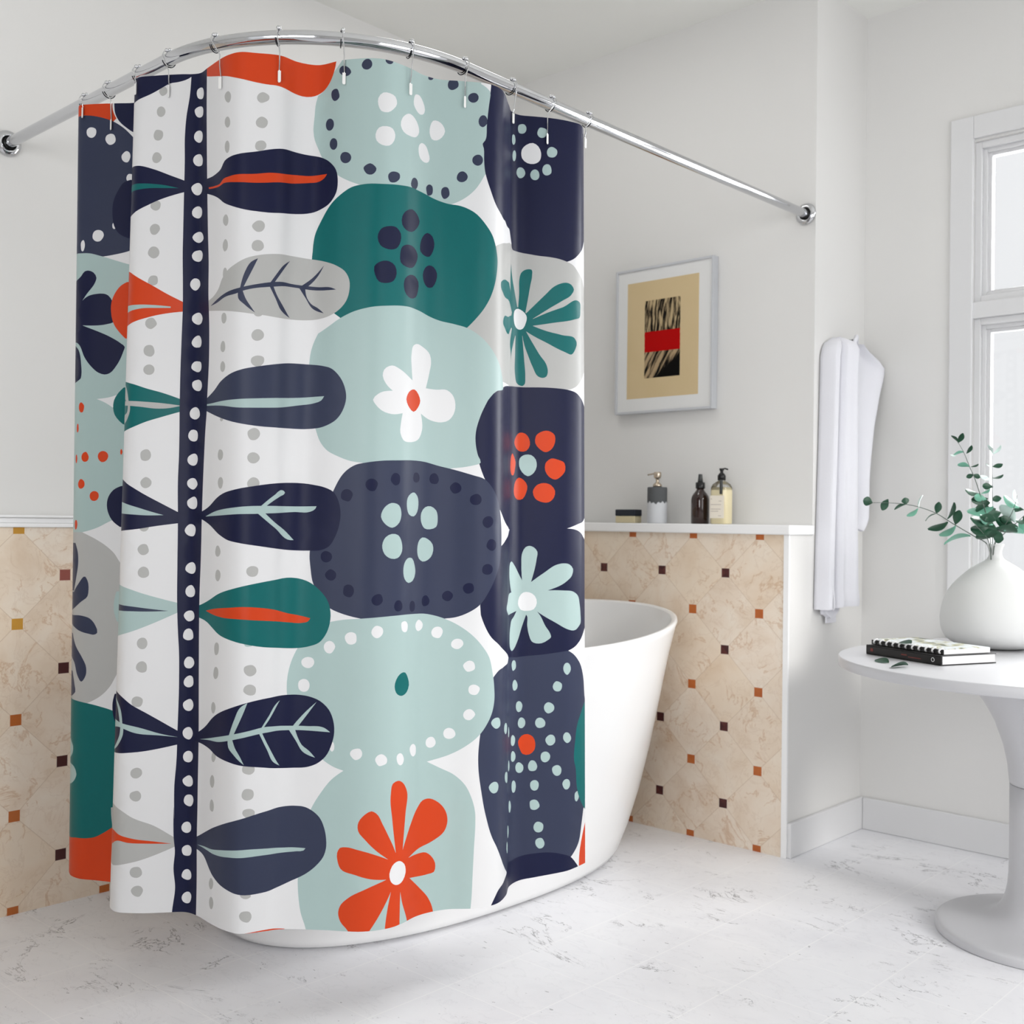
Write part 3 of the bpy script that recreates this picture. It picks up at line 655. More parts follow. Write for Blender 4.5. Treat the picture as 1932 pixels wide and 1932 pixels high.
HOOKS = [[0.3116, -1.9377, 0.4627, -2.013, 2.0456], [0.4349, -1.9346, 0.5217, -1.9719, 2.0137], [0.5765, -1.9344, 0.711, -2.0099, 2.0395], [0.7129, -1.9342, 0.7822, -1.971, 2.0267], [0.8633, -1.8991, 0.949, -1.9435, 2.0113], [0.9937, -1.8308, 1.0521, -1.8715, 2.0193], [1.0945, -1.7315, 1.1397, -1.7641, 2.0241], [1.1622, -1.6035, 1.2113, -1.6452, 2.0181], [1.1931, -1.4585, 1.2485, -1.5128, 2.0179], [1.1912, -1.2954, 1.2028, -1.3118, 2.0488], [1.1833, -1.1542, 1.2387, -1.2234, 2.013], [1.1874, -1.0103, 1.2526, -1.1009, 2.0327]]
BRANCHES = [[0, [[1.5253, -0.0703, 1.1442], [1.5687, -0.0384, 1.1447], [1.6091, -0.0092, 1.1413], [1.6465, 0.0172, 1.1319], [1.6838, 0.0436, 1.1146], [1.7238, 0.0728, 1.0837], [1.7724, 0.11, 1.0472], [1.8021, 0.1294, 1.0242], [1.8132, 0.1321, 0.95]], [[1.534, -0.0622, 1.1443, 1.5127, -0.0792, 1.1532, 0.0032, 0.0028, 0.0136, 0], [1.571, -0.0363, 1.1555, 1.5548, -0.0419, 1.122, -0.0077, -0.0072, 0.0056, 0], [1.6135, -0.0052, 1.1414, 1.6087, -0.0041, 1.1612, 0.0085, 0.0079, 0.0025, 0], [1.612, -0.0065, 1.1394, 1.586, -0.026, 1.1232, 0.0046, -0.009, 0.0056, 0], [1.6407, 0.0119, 1.1298, 1.6202, -0.0198, 1.1068, -0.0099, 0.0063, 0.0043, 1], [1.6436, 0.0145, 1.1311, 1.6487, 0.0304, 1.1678, -0.0069, 0.0096, -0.0004, 2], [1.6838, 0.0436, 1.1146, 1.689, 0.0494, 1.1491, 0.0106, 0.0016, -0.002, 0], [1.6823, 0.0423, 1.1126, 1.6652, 0.0119, 1.0905, 0.0056, -0.0094, 0.0031, 0], [1.7094, 0.0591, 1.0992, 1.7247, 0.0689, 1.1486, 0.0121, -0.0111, -0.0006, 0], [1.7108, 0.0606, 1.0914, 1.6606, 0.0358, 1.0689, -0.0143, 0.0111, 0.0079, 0], [1.7281, 0.0769, 1.0818, 1.7407, 0.0757, 1.1244, 0.0115, 0.0065, -0.0037, 0], [1.7282, 0.0769, 1.0799, 1.6972, 0.0315, 1.051, -0.0136, 0.0093, 0.0062, 1], [1.7638, 0.1019, 1.047, 1.7145, 0.0314, 1.022, 0.0134, -0.019, 0.0095, 1]]], [1, [[1.7599, 0.0097, 1.3208], [1.7699, 0.0291, 1.2906], [1.7786, 0.0475, 1.2526], [1.7874, 0.0658, 1.2182], [1.7962, 0.0843, 1.1721], [1.808, 0.1059, 1.1063], [1.8142, 0.1223, 1.0284], [1.8147, 0.1334, 0.9501]], [[1.7599, 0.0097, 1.32, 1.7411, 0.0032, 1.3405, 0.0069, -0.0057, 0.0012, 0], [1.7585, 0.0084, 1.32, 1.7713, 0.0123, 1.3482, 0.0093, -0.0024, -0.0026, 0], [1.7699, 0.0291, 1.2926, 1.7439, 0.017, 1.2842, 0.0049, -0.0073, 0.0048, 1], [1.753, 0.0134, 1.2845, 1.7387, 0.0054, 1.2865, -0.003, 0.0036, 0.0027, 2], [1.7742, 0.0331, 1.2899, 1.7866, 0.0401, 1.3138, 0.0077, -0.0039, -0.0019, 0], [1.7786, 0.0475, 1.2506, 1.7528, 0.0245, 1.2561, 0.0067, -0.0058, 0.0064, 1], [1.7815, 0.0501, 1.2519, 1.7993, 0.0605, 1.2604, 0.0054, -0.0045, -0.0022, 0], [1.7851, 0.0635, 1.2298, 1.767, 0.0556, 1.2209, -0.0031, -0.0007, 0.0064, 0], [1.7859, 0.0643, 1.2299, 1.8002, 0.0743, 1.2203, -0.0025, -0.0023, -0.0066, 0], [1.7987, 0.0763, 1.2262, 1.8162, 0.091, 1.2226, 0.0023, -0.0038, -0.0058, 2], [1.7962, 0.0843, 1.174, 1.7673, 0.0486, 1.1861, -0.0047, 0.009, 0.0094, 0], [1.7976, 0.0856, 1.1752, 1.8188, 0.1003, 1.1879, 0.0069, -0.0057, -0.0025, 1], [1.8133, 0.1004, 1.1607, 1.7767, 0.0702, 1.1543, -0.0058, 0.0036, 0.0136, 0], [1.8105, 0.0978, 1.1568, 1.7884, 0.0642, 1.1658, 0.0022, 0.002, 0.0113, 1], [1.8221, 0.1187, 1.1377, 1.7594, 0.081, 1.1233, -0.0159, 0.0136, 0.0128, 1]]], [2, [[1.8141, 0.1289, 1.2906], [1.8142, 0.1294, 1.2554], [1.8143, 0.13, 1.2201], [1.8145, 0.1306, 1.1771], [1.8156, 0.1325, 1.1067], [1.815, 0.1328, 1.0284], [1.8147, 0.1334, 0.9501]], [[1.8141, 0.1289, 1.2926, 1.8021, 0.1222, 1.3181, 0.0071, -0.0056, 0.0007, 2], [1.8141, 0.1289, 1.2926, 1.8322, 0.1449, 1.3183, 0.0082, -0.0072, -0.0012, 2], [1.8151, 0.1302, 1.2554, 1.8394, 0.1418, 1.2631, 0.0058, -0.0036, -0.0065, 0], [1.8136, 0.1289, 1.2554, 1.7988, 0.1221, 1.2633, -0.0033, 0.0046, 0.0018, 1], [1.8152, 0.1307, 1.2221, 1.8356, 0.1589, 1.2326, 0.0073, -0.0064, -0.0031, 0], [1.8138, 0.1294, 1.2201, 1.7876, 0.1064, 1.2276, -0.0056, 0.0077, 0.0058, 2], [1.8167, 0.1325, 1.1947, 1.7947, 0.1085, 1.1982, 0.0009, 0.0007, 0.0101, 0], [1.814, 0.1304, 1.1575, 1.8349, 0.1487, 1.1618, 0.001, 0.0011, -0.0097, 0], [1.8111, 0.1278, 1.1477, 1.7874, 0.1089, 1.1454, -0.0006, -0.0007, 0.0117, 0], [1.8169, 0.1335, 1.1262, 1.7841, 0.0869, 1.1293, 0.0009, 0.0007, 0.0176, 0], [1.7998, 0.1177, 1.1142, 1.8194, 0.148, 1.1304, 0.0045, 0.0044, -0.0122, 0]]], [3, [[1.8965, 0.0978, 1.1679], [1.8811, 0.1113, 1.126], [1.8544, 0.1143, 1.0757], [1.8289, 0.1184, 1.0326], [1.8153, 0.134, 0.9501]], [[1.8952, 0.1243, 1.134, 1.8641, 0.0877, 1.1678, -0.0013, 0.0135, 0.0112, 1], [1.8993, 0.1007, 1.145, 1.8879, 0.103, 1.1853, 0.0009, 0.0126, 0.0027, 2], [1.877, 0.1352, 1.0897, 1.8412, 0.1162, 1.1396, 0.018, -0.0061, 0.0078, 2], [1.8713, 0.13, 1.0896, 1.848, 0.1106, 1.1066, 0.0041, 0.0037, 0.0102, 0], [1.8374, 0.0982, 1.0987, 1.8702, 0.1445, 1.0839, -0.0037, -0.0032, -0.0167, 0], [1.8544, 0.1144, 1.0719, 1.8861, 0.1416, 1.0763, 0.0009, 0.001, -0.0135, 0], [1.8318, 0.0934, 1.0676, 1.8871, 0.1282, 1.0608, -0.0134, 0.0127, -0.0114, 0], [1.8545, 0.1145, 1.0641, 1.8918, 0.1695, 1.0571, -0.0117, 0.0111, -0.0083, 1]]], [4, [[1.93, 0.1977, 1.1469], [1.8997, 0.1779, 1.1194], [1.8721, 0.1608, 1.0879], [1.8444, 0.1435, 1.0563], [1.8238, 0.1328, 1.0286], [1.8161, 0.1348, 0.9501]], [[1.8917, 0.1704, 1.127, 1.8699, 0.1442, 1.1246, 0.0038, -0.0049, 0.0077, 0], [1.8998, 0.1783, 1.0961, 1.875, 0.1497, 1.0975, -0.0051, 0.006, 0.0078, 0], [1.8997, 0.1779, 1.1194, 1.9154, 0.1858, 1.1545, 0.0104, 0.0039, -0.0056, 0], [1.9138, 0.191, 1.1313, 1.933, 0.2123, 1.1161, -0.0042, -0.0038, -0.0102, 1], [1.8912, 0.1701, 1.1076, 1.9047, 0.1976, 1.0807, -0.0064, -0.0059, -0.0077, 0], [1.93, 0.1977, 1.1469, 1.9486, 0.2202, 1.159, 0.0034, 0.0033, -0.0106, 0], [1.8806, 0.1686, 1.0958, 1.8882, 0.1914, 1.0609, -0.0111, -0.001, -0.004, 1]]], [5, [[1.8225, -0.0249, 1.0822], [1.8242, 0.0316, 1.0597], [1.8235, 0.086, 1.0288], [1.8141, 0.1329, 0.9501]], [[1.8464, 0.052, 1.0906, 1.806, -0.0114, 1.1049, -0.007, 0.0124, 0.015, 0], [1.8437, 0.0498, 1.0677, 1.7938, 0.0198, 1.0707, -0.0065, 0.0082, 0.0161, 0], [1.8517, 0.1121, 1.0525, 1.7919, 0.0661, 1.0437, 0.0109, -0.0144, 0.0164, 0], [1.8319, 0.0937, 1.0483, 1.857, 0.1058, 1.041, -0.0028, -0.0024, -0.015, 0], [1.8445, -0.0045, 1.0939, 1.8743, 0.0355, 1.1172, 0.0021, 0.0079, -0.0134, 0], [1.8354, 0.0422, 1.0522, 1.8151, 0.0352, 1.0902, 0.0096, 0.0088, 0.008, 0], [1.8549, 0.0602, 1.0679, 1.8193, 0.0444, 1.0826, 0.0042, 0.0038, 0.0162, 0], [1.8335, -0.0149, 1.105, 1.8653, 0.0199, 1.0943, -0.0063, 0.0023, -0.0128, 0], [1.8465, 0.0521, 1.083, 1.8228, 0.0139, 1.1129, -0.0016, 0.012, 0.0091, 1]]]]

# ------------------------------------------------------------------ room shell
XR, T, H, YC, XE, YE = 1.222, 0.1554, 2.892, 0.524, 4.2, -5.0
fl = struct(MB().box((-.4, YE-.2, -.08), (XE+.3, YC+.3, 0)).build('floor', M['floor']))
struct(MB().box((-.4, YE-.2, H), (XE+.3, YC+.3, H+.1)).build('ceiling', M['ceiling']))
struct(MB().box((-T-.1, YE, 0), (-T, T+.2, H)).build('wall_left', M['wall']))
struct(MB().box((-T, T, 0), (XR, YC+.1, H)).build('wall_back', M['wall']))
# half-height tiled walls round the tub and their ledges
kw = struct(MB().box((0, .006, 0), (XR, T, 1.042)).build('wall_back_half_height', M['wall']))
struct(MB().box((.0, 0, 0), (1.204, .006, 1.042)).build('trim_1', M['tile_b']))
struct(MB().box((1.204, -.002, 0), (1.2235, .0062, 1.042)).build('trim_2', M['ledge'], bevel=.001))
kl = struct(MB().box((-T, YE, 0), (-.006, T, 1.042)).build('wall_left_half_height', M['wall']))
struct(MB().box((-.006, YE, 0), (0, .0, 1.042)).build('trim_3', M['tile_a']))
struct(MB().box((.0, -.012, 1.0422), (1.231, T, 1.0745)).build('trim_4', M['ledge'], bevel=.004))
lm = MB().box((-T, YE, 1.0422), (.008, -.0125, 1.0535)).box((-T, YE, 1.0535), (.004, -.0125, 1.0685)).box((-T, YE, 1.0685), (.012, -.0125, 1.0755))
struct(lm.build('trim_5', M['ledge'], bevel=.0025))
# window wall with its opening
WX0, WX1, WZ0, WZ1 = 1.604, 2.90, .70, 2.365
ww = MB()
ww.box((XR, YC, 0), (WX0, YC+.16, H)).box((WX1, YC, 0), (XE+.1, YC+.16, H))
ww.box((WX0, YC, 0), (WX1, YC+.16, WZ0)).box((WX0, YC, WZ1), (WX1, YC+.16, H))
struct(ww.build('wall_window', M['wall']))
# side wall with a tall window, rear wall with a window
SY0, SY1, SZ0, SZ1 = -2.5, -.05, .35, 2.55
sw = MB().box((XE, YE, 0), (XE+.15, SY0, H)).box((XE, SY1, 0), (XE+.15, YC, H)).box((XE, SY0, 0), (XE+.15, SY1, SZ0)).box((XE, SY0, SZ1), (XE+.15, SY1, H))
struct(sw.build('wall_right', M['wall']))
RX0, RX1, RZ0, RZ1 = 1.2, 4.0, .7, 2.6
rw = MB().box((-.3, YE-.15, 0), (RX0, YE, H)).box((RX1, YE-.15, 0), (XE+.15, YE, H)).box((RX0, YE-.15, 0), (RX1, YE, RZ0)).box((RX0, YE-.15, RZ1), (RX1, YE, H))
struct(rw.build('wall_rear', M['wall']))

def frame_ring(mb, ax, lo, hi, d0, d1, z0, z1, w):
    """rectangular frame; ax 'x': runs along x at y d0..d1 ; ax 'y': runs along y at x d0..d1"""
    def bx(a0, a1, c0, c1):
        if ax == 'x': mb.box((a0, d0, c0), (a1, d1, c1))
        else: mb.box((d0, a0, c0), (d1, a1, c1))
    bx(lo, lo+w, z0, z1); bx(hi-w, hi, z0, z1); bx(lo+w, hi-w, z0, z0+w); bx(lo+w, hi-w, z1-w, z1)
    return mb
win = struct(frame_ring(MB(), 'x', 1.530, 2.974, YC-.014, YC, .63, 2.449, .0765).build('window_1', M['trim'], bevel=.003))
def part(name, mb, m, parent, bevel=0.0): return mb.build(name, m, parent, bevel)
xm = 2.25
transom = MB().box((WX0, YC-.004, 1.772), (WX1, YC+.10, 1.826))
part('window_transom', transom, M['trim'], win, .002)
mull = MB().box((xm-.045, YC+.004, WZ0), (xm+.045, YC+.09, 1.772)).box((xm-.045, YC+.004, 1.826), (xm+.045, YC+.09, WZ1))
part('window_mullion', mull, M['trim'], win, .002)
for x0, x1 in ((WX0, xm-.045), (xm+.045, WX1)):
    for z0, z1 in ((WZ0, 1.772), (1.826, WZ1)):
        f = frame_ring(MB(), 'x', x0, x1, YC+.012, YC+.030, z0, z1, .022)
        frame_ring(f, 'x', x0, x1, YC+.030, YC+.085, z0, z1, .034)
        frame_ring(f, 'x', x0+.03, x1-.03, YC+.045, YC+.07, z0+.03, z1-.03, .014)
        part('window_sash', f, M['trim'], win, .002)
        part('glass_pane', MB().box((x0+.03, YC+.055, z0+.03), (x1-.03, YC+.059, z1-.03)), M['glass'], win)
part('window_sill', MB().box((1.50, YC-.05, .655), (3.0, YC+.01, .70)), M['trim'], win, .003)
w2 = struct(frame_ring(MB(), 'y', SY0-.07, SY1+.07, XE-.014, XE, SZ0-.07, SZ1+.07, .07).build('window_2', M['trim'], bevel=.003))
f = frame_ring(MB(), 'y', SY0, SY1, XE+.02, XE+.08, SZ0, SZ1, .05)
f.box((XE+.02, -1.30, SZ0), (XE+.08, -1.24, SZ1)).box((XE+.02, SY0, 1.80), (XE+.08, SY1, 1.85)); part('window_sash', f, M['trim'], w2, .002)
w3 = struct(frame_ring(MB(), 'x', RX0-.07, RX1+.07, YE, YE+.014, RZ0-.07, RZ1+.07, .07).build('window_3', M['trim'], bevel=.003))
f = frame_ring(MB(), 'x', RX0, RX1, YE-.08, YE-.02, RZ0, RZ1, .05).box((2.57, YE-.08, RZ0), (2.63, YE-.02, RZ1)); part('window_sash', f, M['trim'], w3, .002)
# baseboards
struct(MB().box((XR, 0.004, 0), (XR+.015, YC, .113)).build('baseboard_return', M['trim'], bevel=.004))
struct(MB().box((XR+.015, YC-.014, 0), (XE, YC, .113)).build('baseboard_window', M['trim'], bevel=.004))
struct(MB().box((XE-.014, YE, 0), (XE, YC-.014, .113)).build('baseboard_right', M['trim'], bevel=.004))

# ------------------------------------------------------------------ freestanding bathtub
TC = (.58, -.935)
def ring(a, b, z, n=96, e=2.35, rise=0.0):
    out = []
    for i in range(n):
        th = 2*math.pi*i/n; c, s_ = math.cos(th), math.sin(th)
        x = a*math.copysign(abs(c)**(2/e), c); y = b*math.copysign(abs(s_)**(2/e), s_)
        out.append((TC[0]+x, TC[1]+y, z + rise*(y/b)**2))
    return out
tub = thing('bathtub', 'white freestanding oval bathtub with flared rim standing behind the curtain', 'bathtub', (TC[0], TC[1], 0))
shell = MB()
prof = [(.330, .680, .004, 0), (.345, .700, .012, 0), (.356, .715, .03, 0), (.385, .748, .11, 0), (.420, .778, .22, .003), (.455, .805, .35, .012), (.490, .830, .50, .028), (.520, .850, .63, .045), (.545, .866, .715, .058), (.551, .871, .728, .060), (.549, .870, .736, .060), (.541, .862, .738, .060), (.532, .853, .733, .059)]
rows = [ring(a, b, z, rise=r) for a, b, z, r in prof]
shell.grid(rows, closed=True); shell.f.append(tuple(reversed(range(96)))); shell.mi.append(0); shell.sm.append(False)
sub('tub_shell', shell, M['tub'], tub)
inner = MB()
prof = [(.532, .853, .733, .059), (.522, .843, .70, .055), (.495, .815, .60, .04), (.455, .775, .45, .02), (.41, .73, .30, .006), (.36, .67, .19, 0), (.29, .58, .135, 0), (.15, .35, .12, 0), (.02, .04, .118, 0)]
rows = [list(reversed(ring(a, b, z, rise=r))) for a, b, z, r in prof]
inner.grid(rows, closed=True); inner.f.append(tuple(len(inner.v)-96+i for i in range(96))); inner.mi.append(0); inner.sm.append(True)
sub('tub_basin', inner, M['tub'], tub)
sub('drain', MB().lathe([(.001, .126), (.022, .126), (.025, .123), (.025, .115)], (TC[0], TC[1]+.0, 0), 24), M['chrome'], tub)

# ------------------------------------------------------------------ curved shower rod
ROD_Z, ROD_R = 2.119, .0150
RC = (.712, -1.458); RR = .476
def rod_pt(d):
    """distance along the rod from the left flange"""
    L1 = RC[0]+T; L2 = RR*math.pi/2
    if d < L1: return Vector((-T+d, RC[1]-RR, ROD_Z)), Vector((1, 0, 0))
    if d < L1+L2:
        a = (d-L1)/RR; return Vector((RC[0]+RR*math.sin(a), RC[1]-RR*math.cos(a), ROD_Z)), Vector((math.cos(a), math.sin(a), 0))
    return Vector((RC[0]+RR, RC[1]+d-L1-L2, ROD_Z)), Vector((0, 1, 0))
RODLEN = RC[0]+T+RR*math.pi/2+(T-RC[1])
rod = thing('shower_rod', 'curved chrome shower curtain rod running from left wall to back wall', 'shower rod', (RC[0]+RR, RC[1], ROD_Z))
pts = [rod_pt(RODLEN*i/160)[0] for i in range(161)]
sub('rod_tube', MB().tube(pts, ROD_R, 24), M['chrome'], rod)
def flange(c, axis):
    mb = MB(); pr = [(.0355, 0), (.0362, .003), (.035, .007), (.031, .010), (.0265, .012), (.0225, .0125), (.0200, .011), (.0190, .007), (.0188, .004), (.0155, .004)]
    mb.lathe(pr, (0, 0, 0), 48)
    q = Vector((0, 0, 1)).rotation_difference(Vector(axis)); mb.v = [tuple(q @ Vector(v) + Vector(c)) for v in mb.v]
    return mb
def shade_ring(c, axis):  # black ring standing in for the shaded gap where the rod enters
    mb = MB().lathe([(.0185, .004), (.0185, .009), (.0162, .0105), (.0152, .016)], (0, 0, 0), 40)
    q = Vector((0, 0, 1)).rotation_difference(Vector(axis)); mb.v = [tuple(q @ Vector(v) + Vector(c)) for v in mb.v]
    return mb
sub('flange_shade_ring', shade_ring((-T+.0005, RC[1]-RR, ROD_Z), (1, 0, 0)), M['black'], rod)
sub('flange_shade_ring', shade_ring((RC[0]+RR, T-.0005, ROD_Z), (0, -1, 0)), M['black'], rod)
sub('wall_flange', flange((-T+.0005, RC[1]-RR, ROD_Z), (1, 0, 0)), M['chrome'], rod)
sub('wall_flange', flange((RC[0]+RR, T-.0005, ROD_Z), (0, -1, 0)), M['chrome'], rod)

# ------------------------------------------------------------------ shower curtain
ZT, ZB = 2.055, 0.205
LEN = (ZT-ZB)*1000
K = np.array(KNOTS)
def spline_tab(P, n=12):
    Q = np.vstack([2*P[0]-P[1], P, 2*P[-1]-P[-2]]); out = []
    for i in range(len(P)-1):
        p0, p1, p2, p3 = Q[i:i+4]
        d1, d2, d3 = [max(np.linalg.norm(b-a), 1e-6)**.5 for a, b in ((p0, p1), (p1, p2), (p2, p3))]
        m1 = (p1-p0)/d1-(p2-p0)/(d1+d2)+(p2-p1)/d2; m2 = (p2-p1)/d2-(p3-p1)/(d2+d3)+(p3-p2)/d3
        m1 = m1*d2; m2 = m2*d2
        for j in range(n):
            t = j/n; out.append((2*t**3-3*t*t+1)*p1+(t**3-2*t*t+t)*m1+(-2*t**3+3*t*t)*p2+(t**3-t*t)*m2)
    out.append(P[-1]); return np.array(out)
TOPS, BOTS = spline_tab(K[:, 1:3]), spline_tab(K[:, 3:5])
seg = (np.hypot(*np.diff(TOPS, axis=0).T)+np.hypot(*np.diff(BOTS, axis=0).T))/2
SS = np.r_[0, np.cumsum(seg)]*1000; UMAX = SS[-1]
def cloth(u, v):
    u = np.asarray(u, float); t = np.asarray(v, float)/LEN
    tx, ty, bx, by = [np.interp(u, SS, a) for a in (TOPS[:, 0], TOPS[:, 1], BOTS[:, 0], BOTS[:, 1])]
    return np.stack([tx+(bx-tx)*t, ty+(by-ty)*t, ZT-(ZT-ZB)*t], -1)
def cloth_n(u, v):
    d = 9.0; a = cloth(np.clip(np.asarray(u)-d, 0, UMAX), v); b = cloth(np.clip(np.asarray(u)+d, 0, UMAX), v)
    du = b-a; dv = cloth(u, np.asarray(v)+10)-cloth(u, np.asarray(v)-10)
    n = np.cross(dv, du); n /= np.linalg.norm(n, axis=1)[:, None]; return n
def crom(pts):
    """closed Catmull-Rom through points, sharp where flagged"""
    n = len(pts); out = []
    for i in range(n):
        p0, p1, p2, p3 = pts[i-1], pts[i], pts[(i+1) % n], pts[(i+2) % n]
        a, b = Vector(p1[:2]), Vector(p2[:2]); L = (b-a).length
        out.append(tuple(a))
        if L < 4: continue
        if p1[2] and p2[2]:
            m = max(1, int(L/5))
            out.extend(tuple(a.lerp(b, j/m)) for j in range(1, m)); continue
        def tang(pa, pb, pc, corner):
            if corner: return None
            A, B, C = Vector(pa[:2]), Vector(pb[:2]), Vector(pc[:2]); d1, d2 = (B-A).length+1e-6, (C-B).length+1e-6
            t = ((B-A)/d1*d2+(C-B)/d2*d1)/(d1+d2); return t
        t1 = tang(p0, p1, p2, p1[2]); t2 = tang(p1, p2, p3, p2[2])
        if t1 is None: t1 = ((b-a)/L*1.5-t2*.5)
        if t2 is None: t2 = ((b-a)/L*1.5-t1*.5)
        m = max(2, int(L/6))
        for j in range(1, m):
            t = j/m; q = a*(2*t**3-3*t*t+1)+t1*L*(t**3-2*t*t+t)+b*(-2*t**3+3*t*t)+t2*L*(t**3-t*t); out.append(tuple(q))
    return out
CN = 'WNSMTOG'
polys = []
rnd = random.Random(3)
for ln in PATTERN.strip().split('\n'):
    tk = ln.split()
    if tk[0][0] == '*':
        cx, cy, ax, ay, bx, by = map(float, tk[1].split(',')); pts = []; ph = rnd.random()*6
        for i in range(9):
            a = ph+2*math.pi*i/9; k_ = 1+rnd.uniform(-.07, .09); pts.append((cx+(ax*math.cos(a)+bx*math.sin(a))*k_, cy+(ay*math.cos(a)+by*math.sin(a))*k_, False))
        polys.append((CN.index(tk[0][1]), crom(pts)))
    else:
        pts = []
        for w_ in tk[1:]:
            c = w_.endswith('c'); x, y = w_.rstrip('c').split(','); pts.append((float(x), float(y), c))
        polys.append((CN.index(tk[0]), crom(pts)))
# flat cutting of the printed shapes, then every point is laid on the hanging surface
def clipped(P):
    def half(P, ax, lim, sgn):
        out = []
        for i in range(len(P)):
            a, b = P[i-1], P[i]; ia, ib = (a[ax]-lim)*sgn <= 0, (b[ax]-lim)*sgn <= 0
            if ia != ib:
                t = (lim-a[ax])/(b[ax]-a[ax]); q = [a[0]+(b[0]-a[0])*t, a[1]+(b[1]-a[1])*t]; q[ax] = lim; out.append(tuple(q))
            if ib: out.append(b)
        return out
    for ax, lim, sgn in ((0, 0.0, -1), (0, UMAX, 1), (1, 0.0, -1), (1, LEN, 1)):
        P = half(P, ax, lim, sgn)
        if len(P) < 3: return []
    return P
V2 = []; E2 = []
def edge_loop(P, close=True):
    o = len(V2); V2.extend(Vector(p) for p in P); n = len(P)
    for i in range(n if close else n-1): E2.append((o+i, o+(i+1) % n))
us = [0.0]
while us[-1] < UMAX-9: us.append(us[-1]+7.5)
us[-1] = UMAX
vs_ = [LEN*i/34 for i in range(35)]
edge_loop([(u, 0.0) for u in us]+[(UMAX, v) for v in vs_[1:]]+[(u, LEN) for u in reversed(us[:-1])]+[(0.0, v) for v in reversed(vs_[1:-1])])
for i, u in enumerate(us[1:-1]):
    for v in vs_[1:-1]: V2.append(Vector((u, v)))
cl = []
for c, P in polys:
    Q = clipped(P)
    if Q:
        cl.append((c, np.array(Q))); edge_loop(Q)
vv, ee, ff, *_ = delaunay_2d_cdt(V2, E2, [], 1, 1e-3)
VV = np.array([tuple(v) for v in vv]); F = np.array([f for f in ff if len(f) == 3])
cen = VV[F].mean(axis=1); colr = np.zeros(len(F), int)
for c, P in cl:
    lo, hi = P.min(0), P.max(0); idx = np.nonzero((cen[:, 0] > lo[0]) & (cen[:, 0] < hi[0]) & (cen[:, 1] > lo[1]) & (cen[:, 1] < hi[1]))[0]
    if not len(idx): continue
    x, y = cen[idx, 0], cen[idx, 1]; ins = np.zeros(len(idx), bool)
    for i in range(len(P)):
        x1, y1 = P[i-1]; x2, y2 = P[i]
        if y1 == y2: continue
        ins ^= ((y1 > y) != (y2 > y)) & (x < (x2-x1)*(y-y1)/(y2-y1)+x1)
    colr[idx[ins]] = c
P3 = cloth(VV[:, 0], VV[:, 1]); N3 = cloth_n(VV[:, 0], VV[:, 1])
me = bpy.data.meshes.new('shower_curtain')
me.from_pydata(P3.tolist(), [], F.tolist())
FAB = 1.24
prints = [('white_cotton_ground', (214, 214, 215), .95), ('navy_print', (30, 34, 68), .62), ('slate_print', (59, 65, 88), .72), ('mint_print', (166, 187, 185), .88), ('teal_print', (18, 102, 102), .82), ('orange_print', (203, 66, 28), .87), ('grey_print', (170, 170, 168), .95)]
for n_, rgb, k_ in prints:
    m = mat(n_, rgb, .40, spec=.16, scale=k_)
    k = NT(m); b = m.node_tree.nodes['Principled BSDF']; geo = k.new('ShaderNodeNewGeometry')
    wv = k.noise(geo.outputs['Position'], 900, 1); bp = k.new('ShaderNodeBump'); bp.inputs['Strength'].default_value = .06; bp.inputs['Distance'].default_value = .001
    k.L.new(wv, bp.inputs['Height']); k.L.new(bp.outputs[0], b.inputs['Normal'])
    me.materials.append(m)
me.polygons.foreach_set('material_index', colr.tolist()); me.polygons.foreach_set('use_smooth', [True]*len(F)); me.update()
# faces should look outward, away from the tub
fn = me.polygons[len(F)//2].normal; cc = Vector(N3[F[len(F)//2][0]])
if fn.dot(cc) < 0: N3c = -N3
else: N3c = N3
me.normals_split_custom_set_from_vertices([tuple(n) for n in N3c])
cur = bpy.data.objects.new('shower_curtain', me); COL.objects.link(cur)
tag(cur, 'white shower curtain printed with navy, teal, mint and orange flowers and leaves', 'shower curtain')

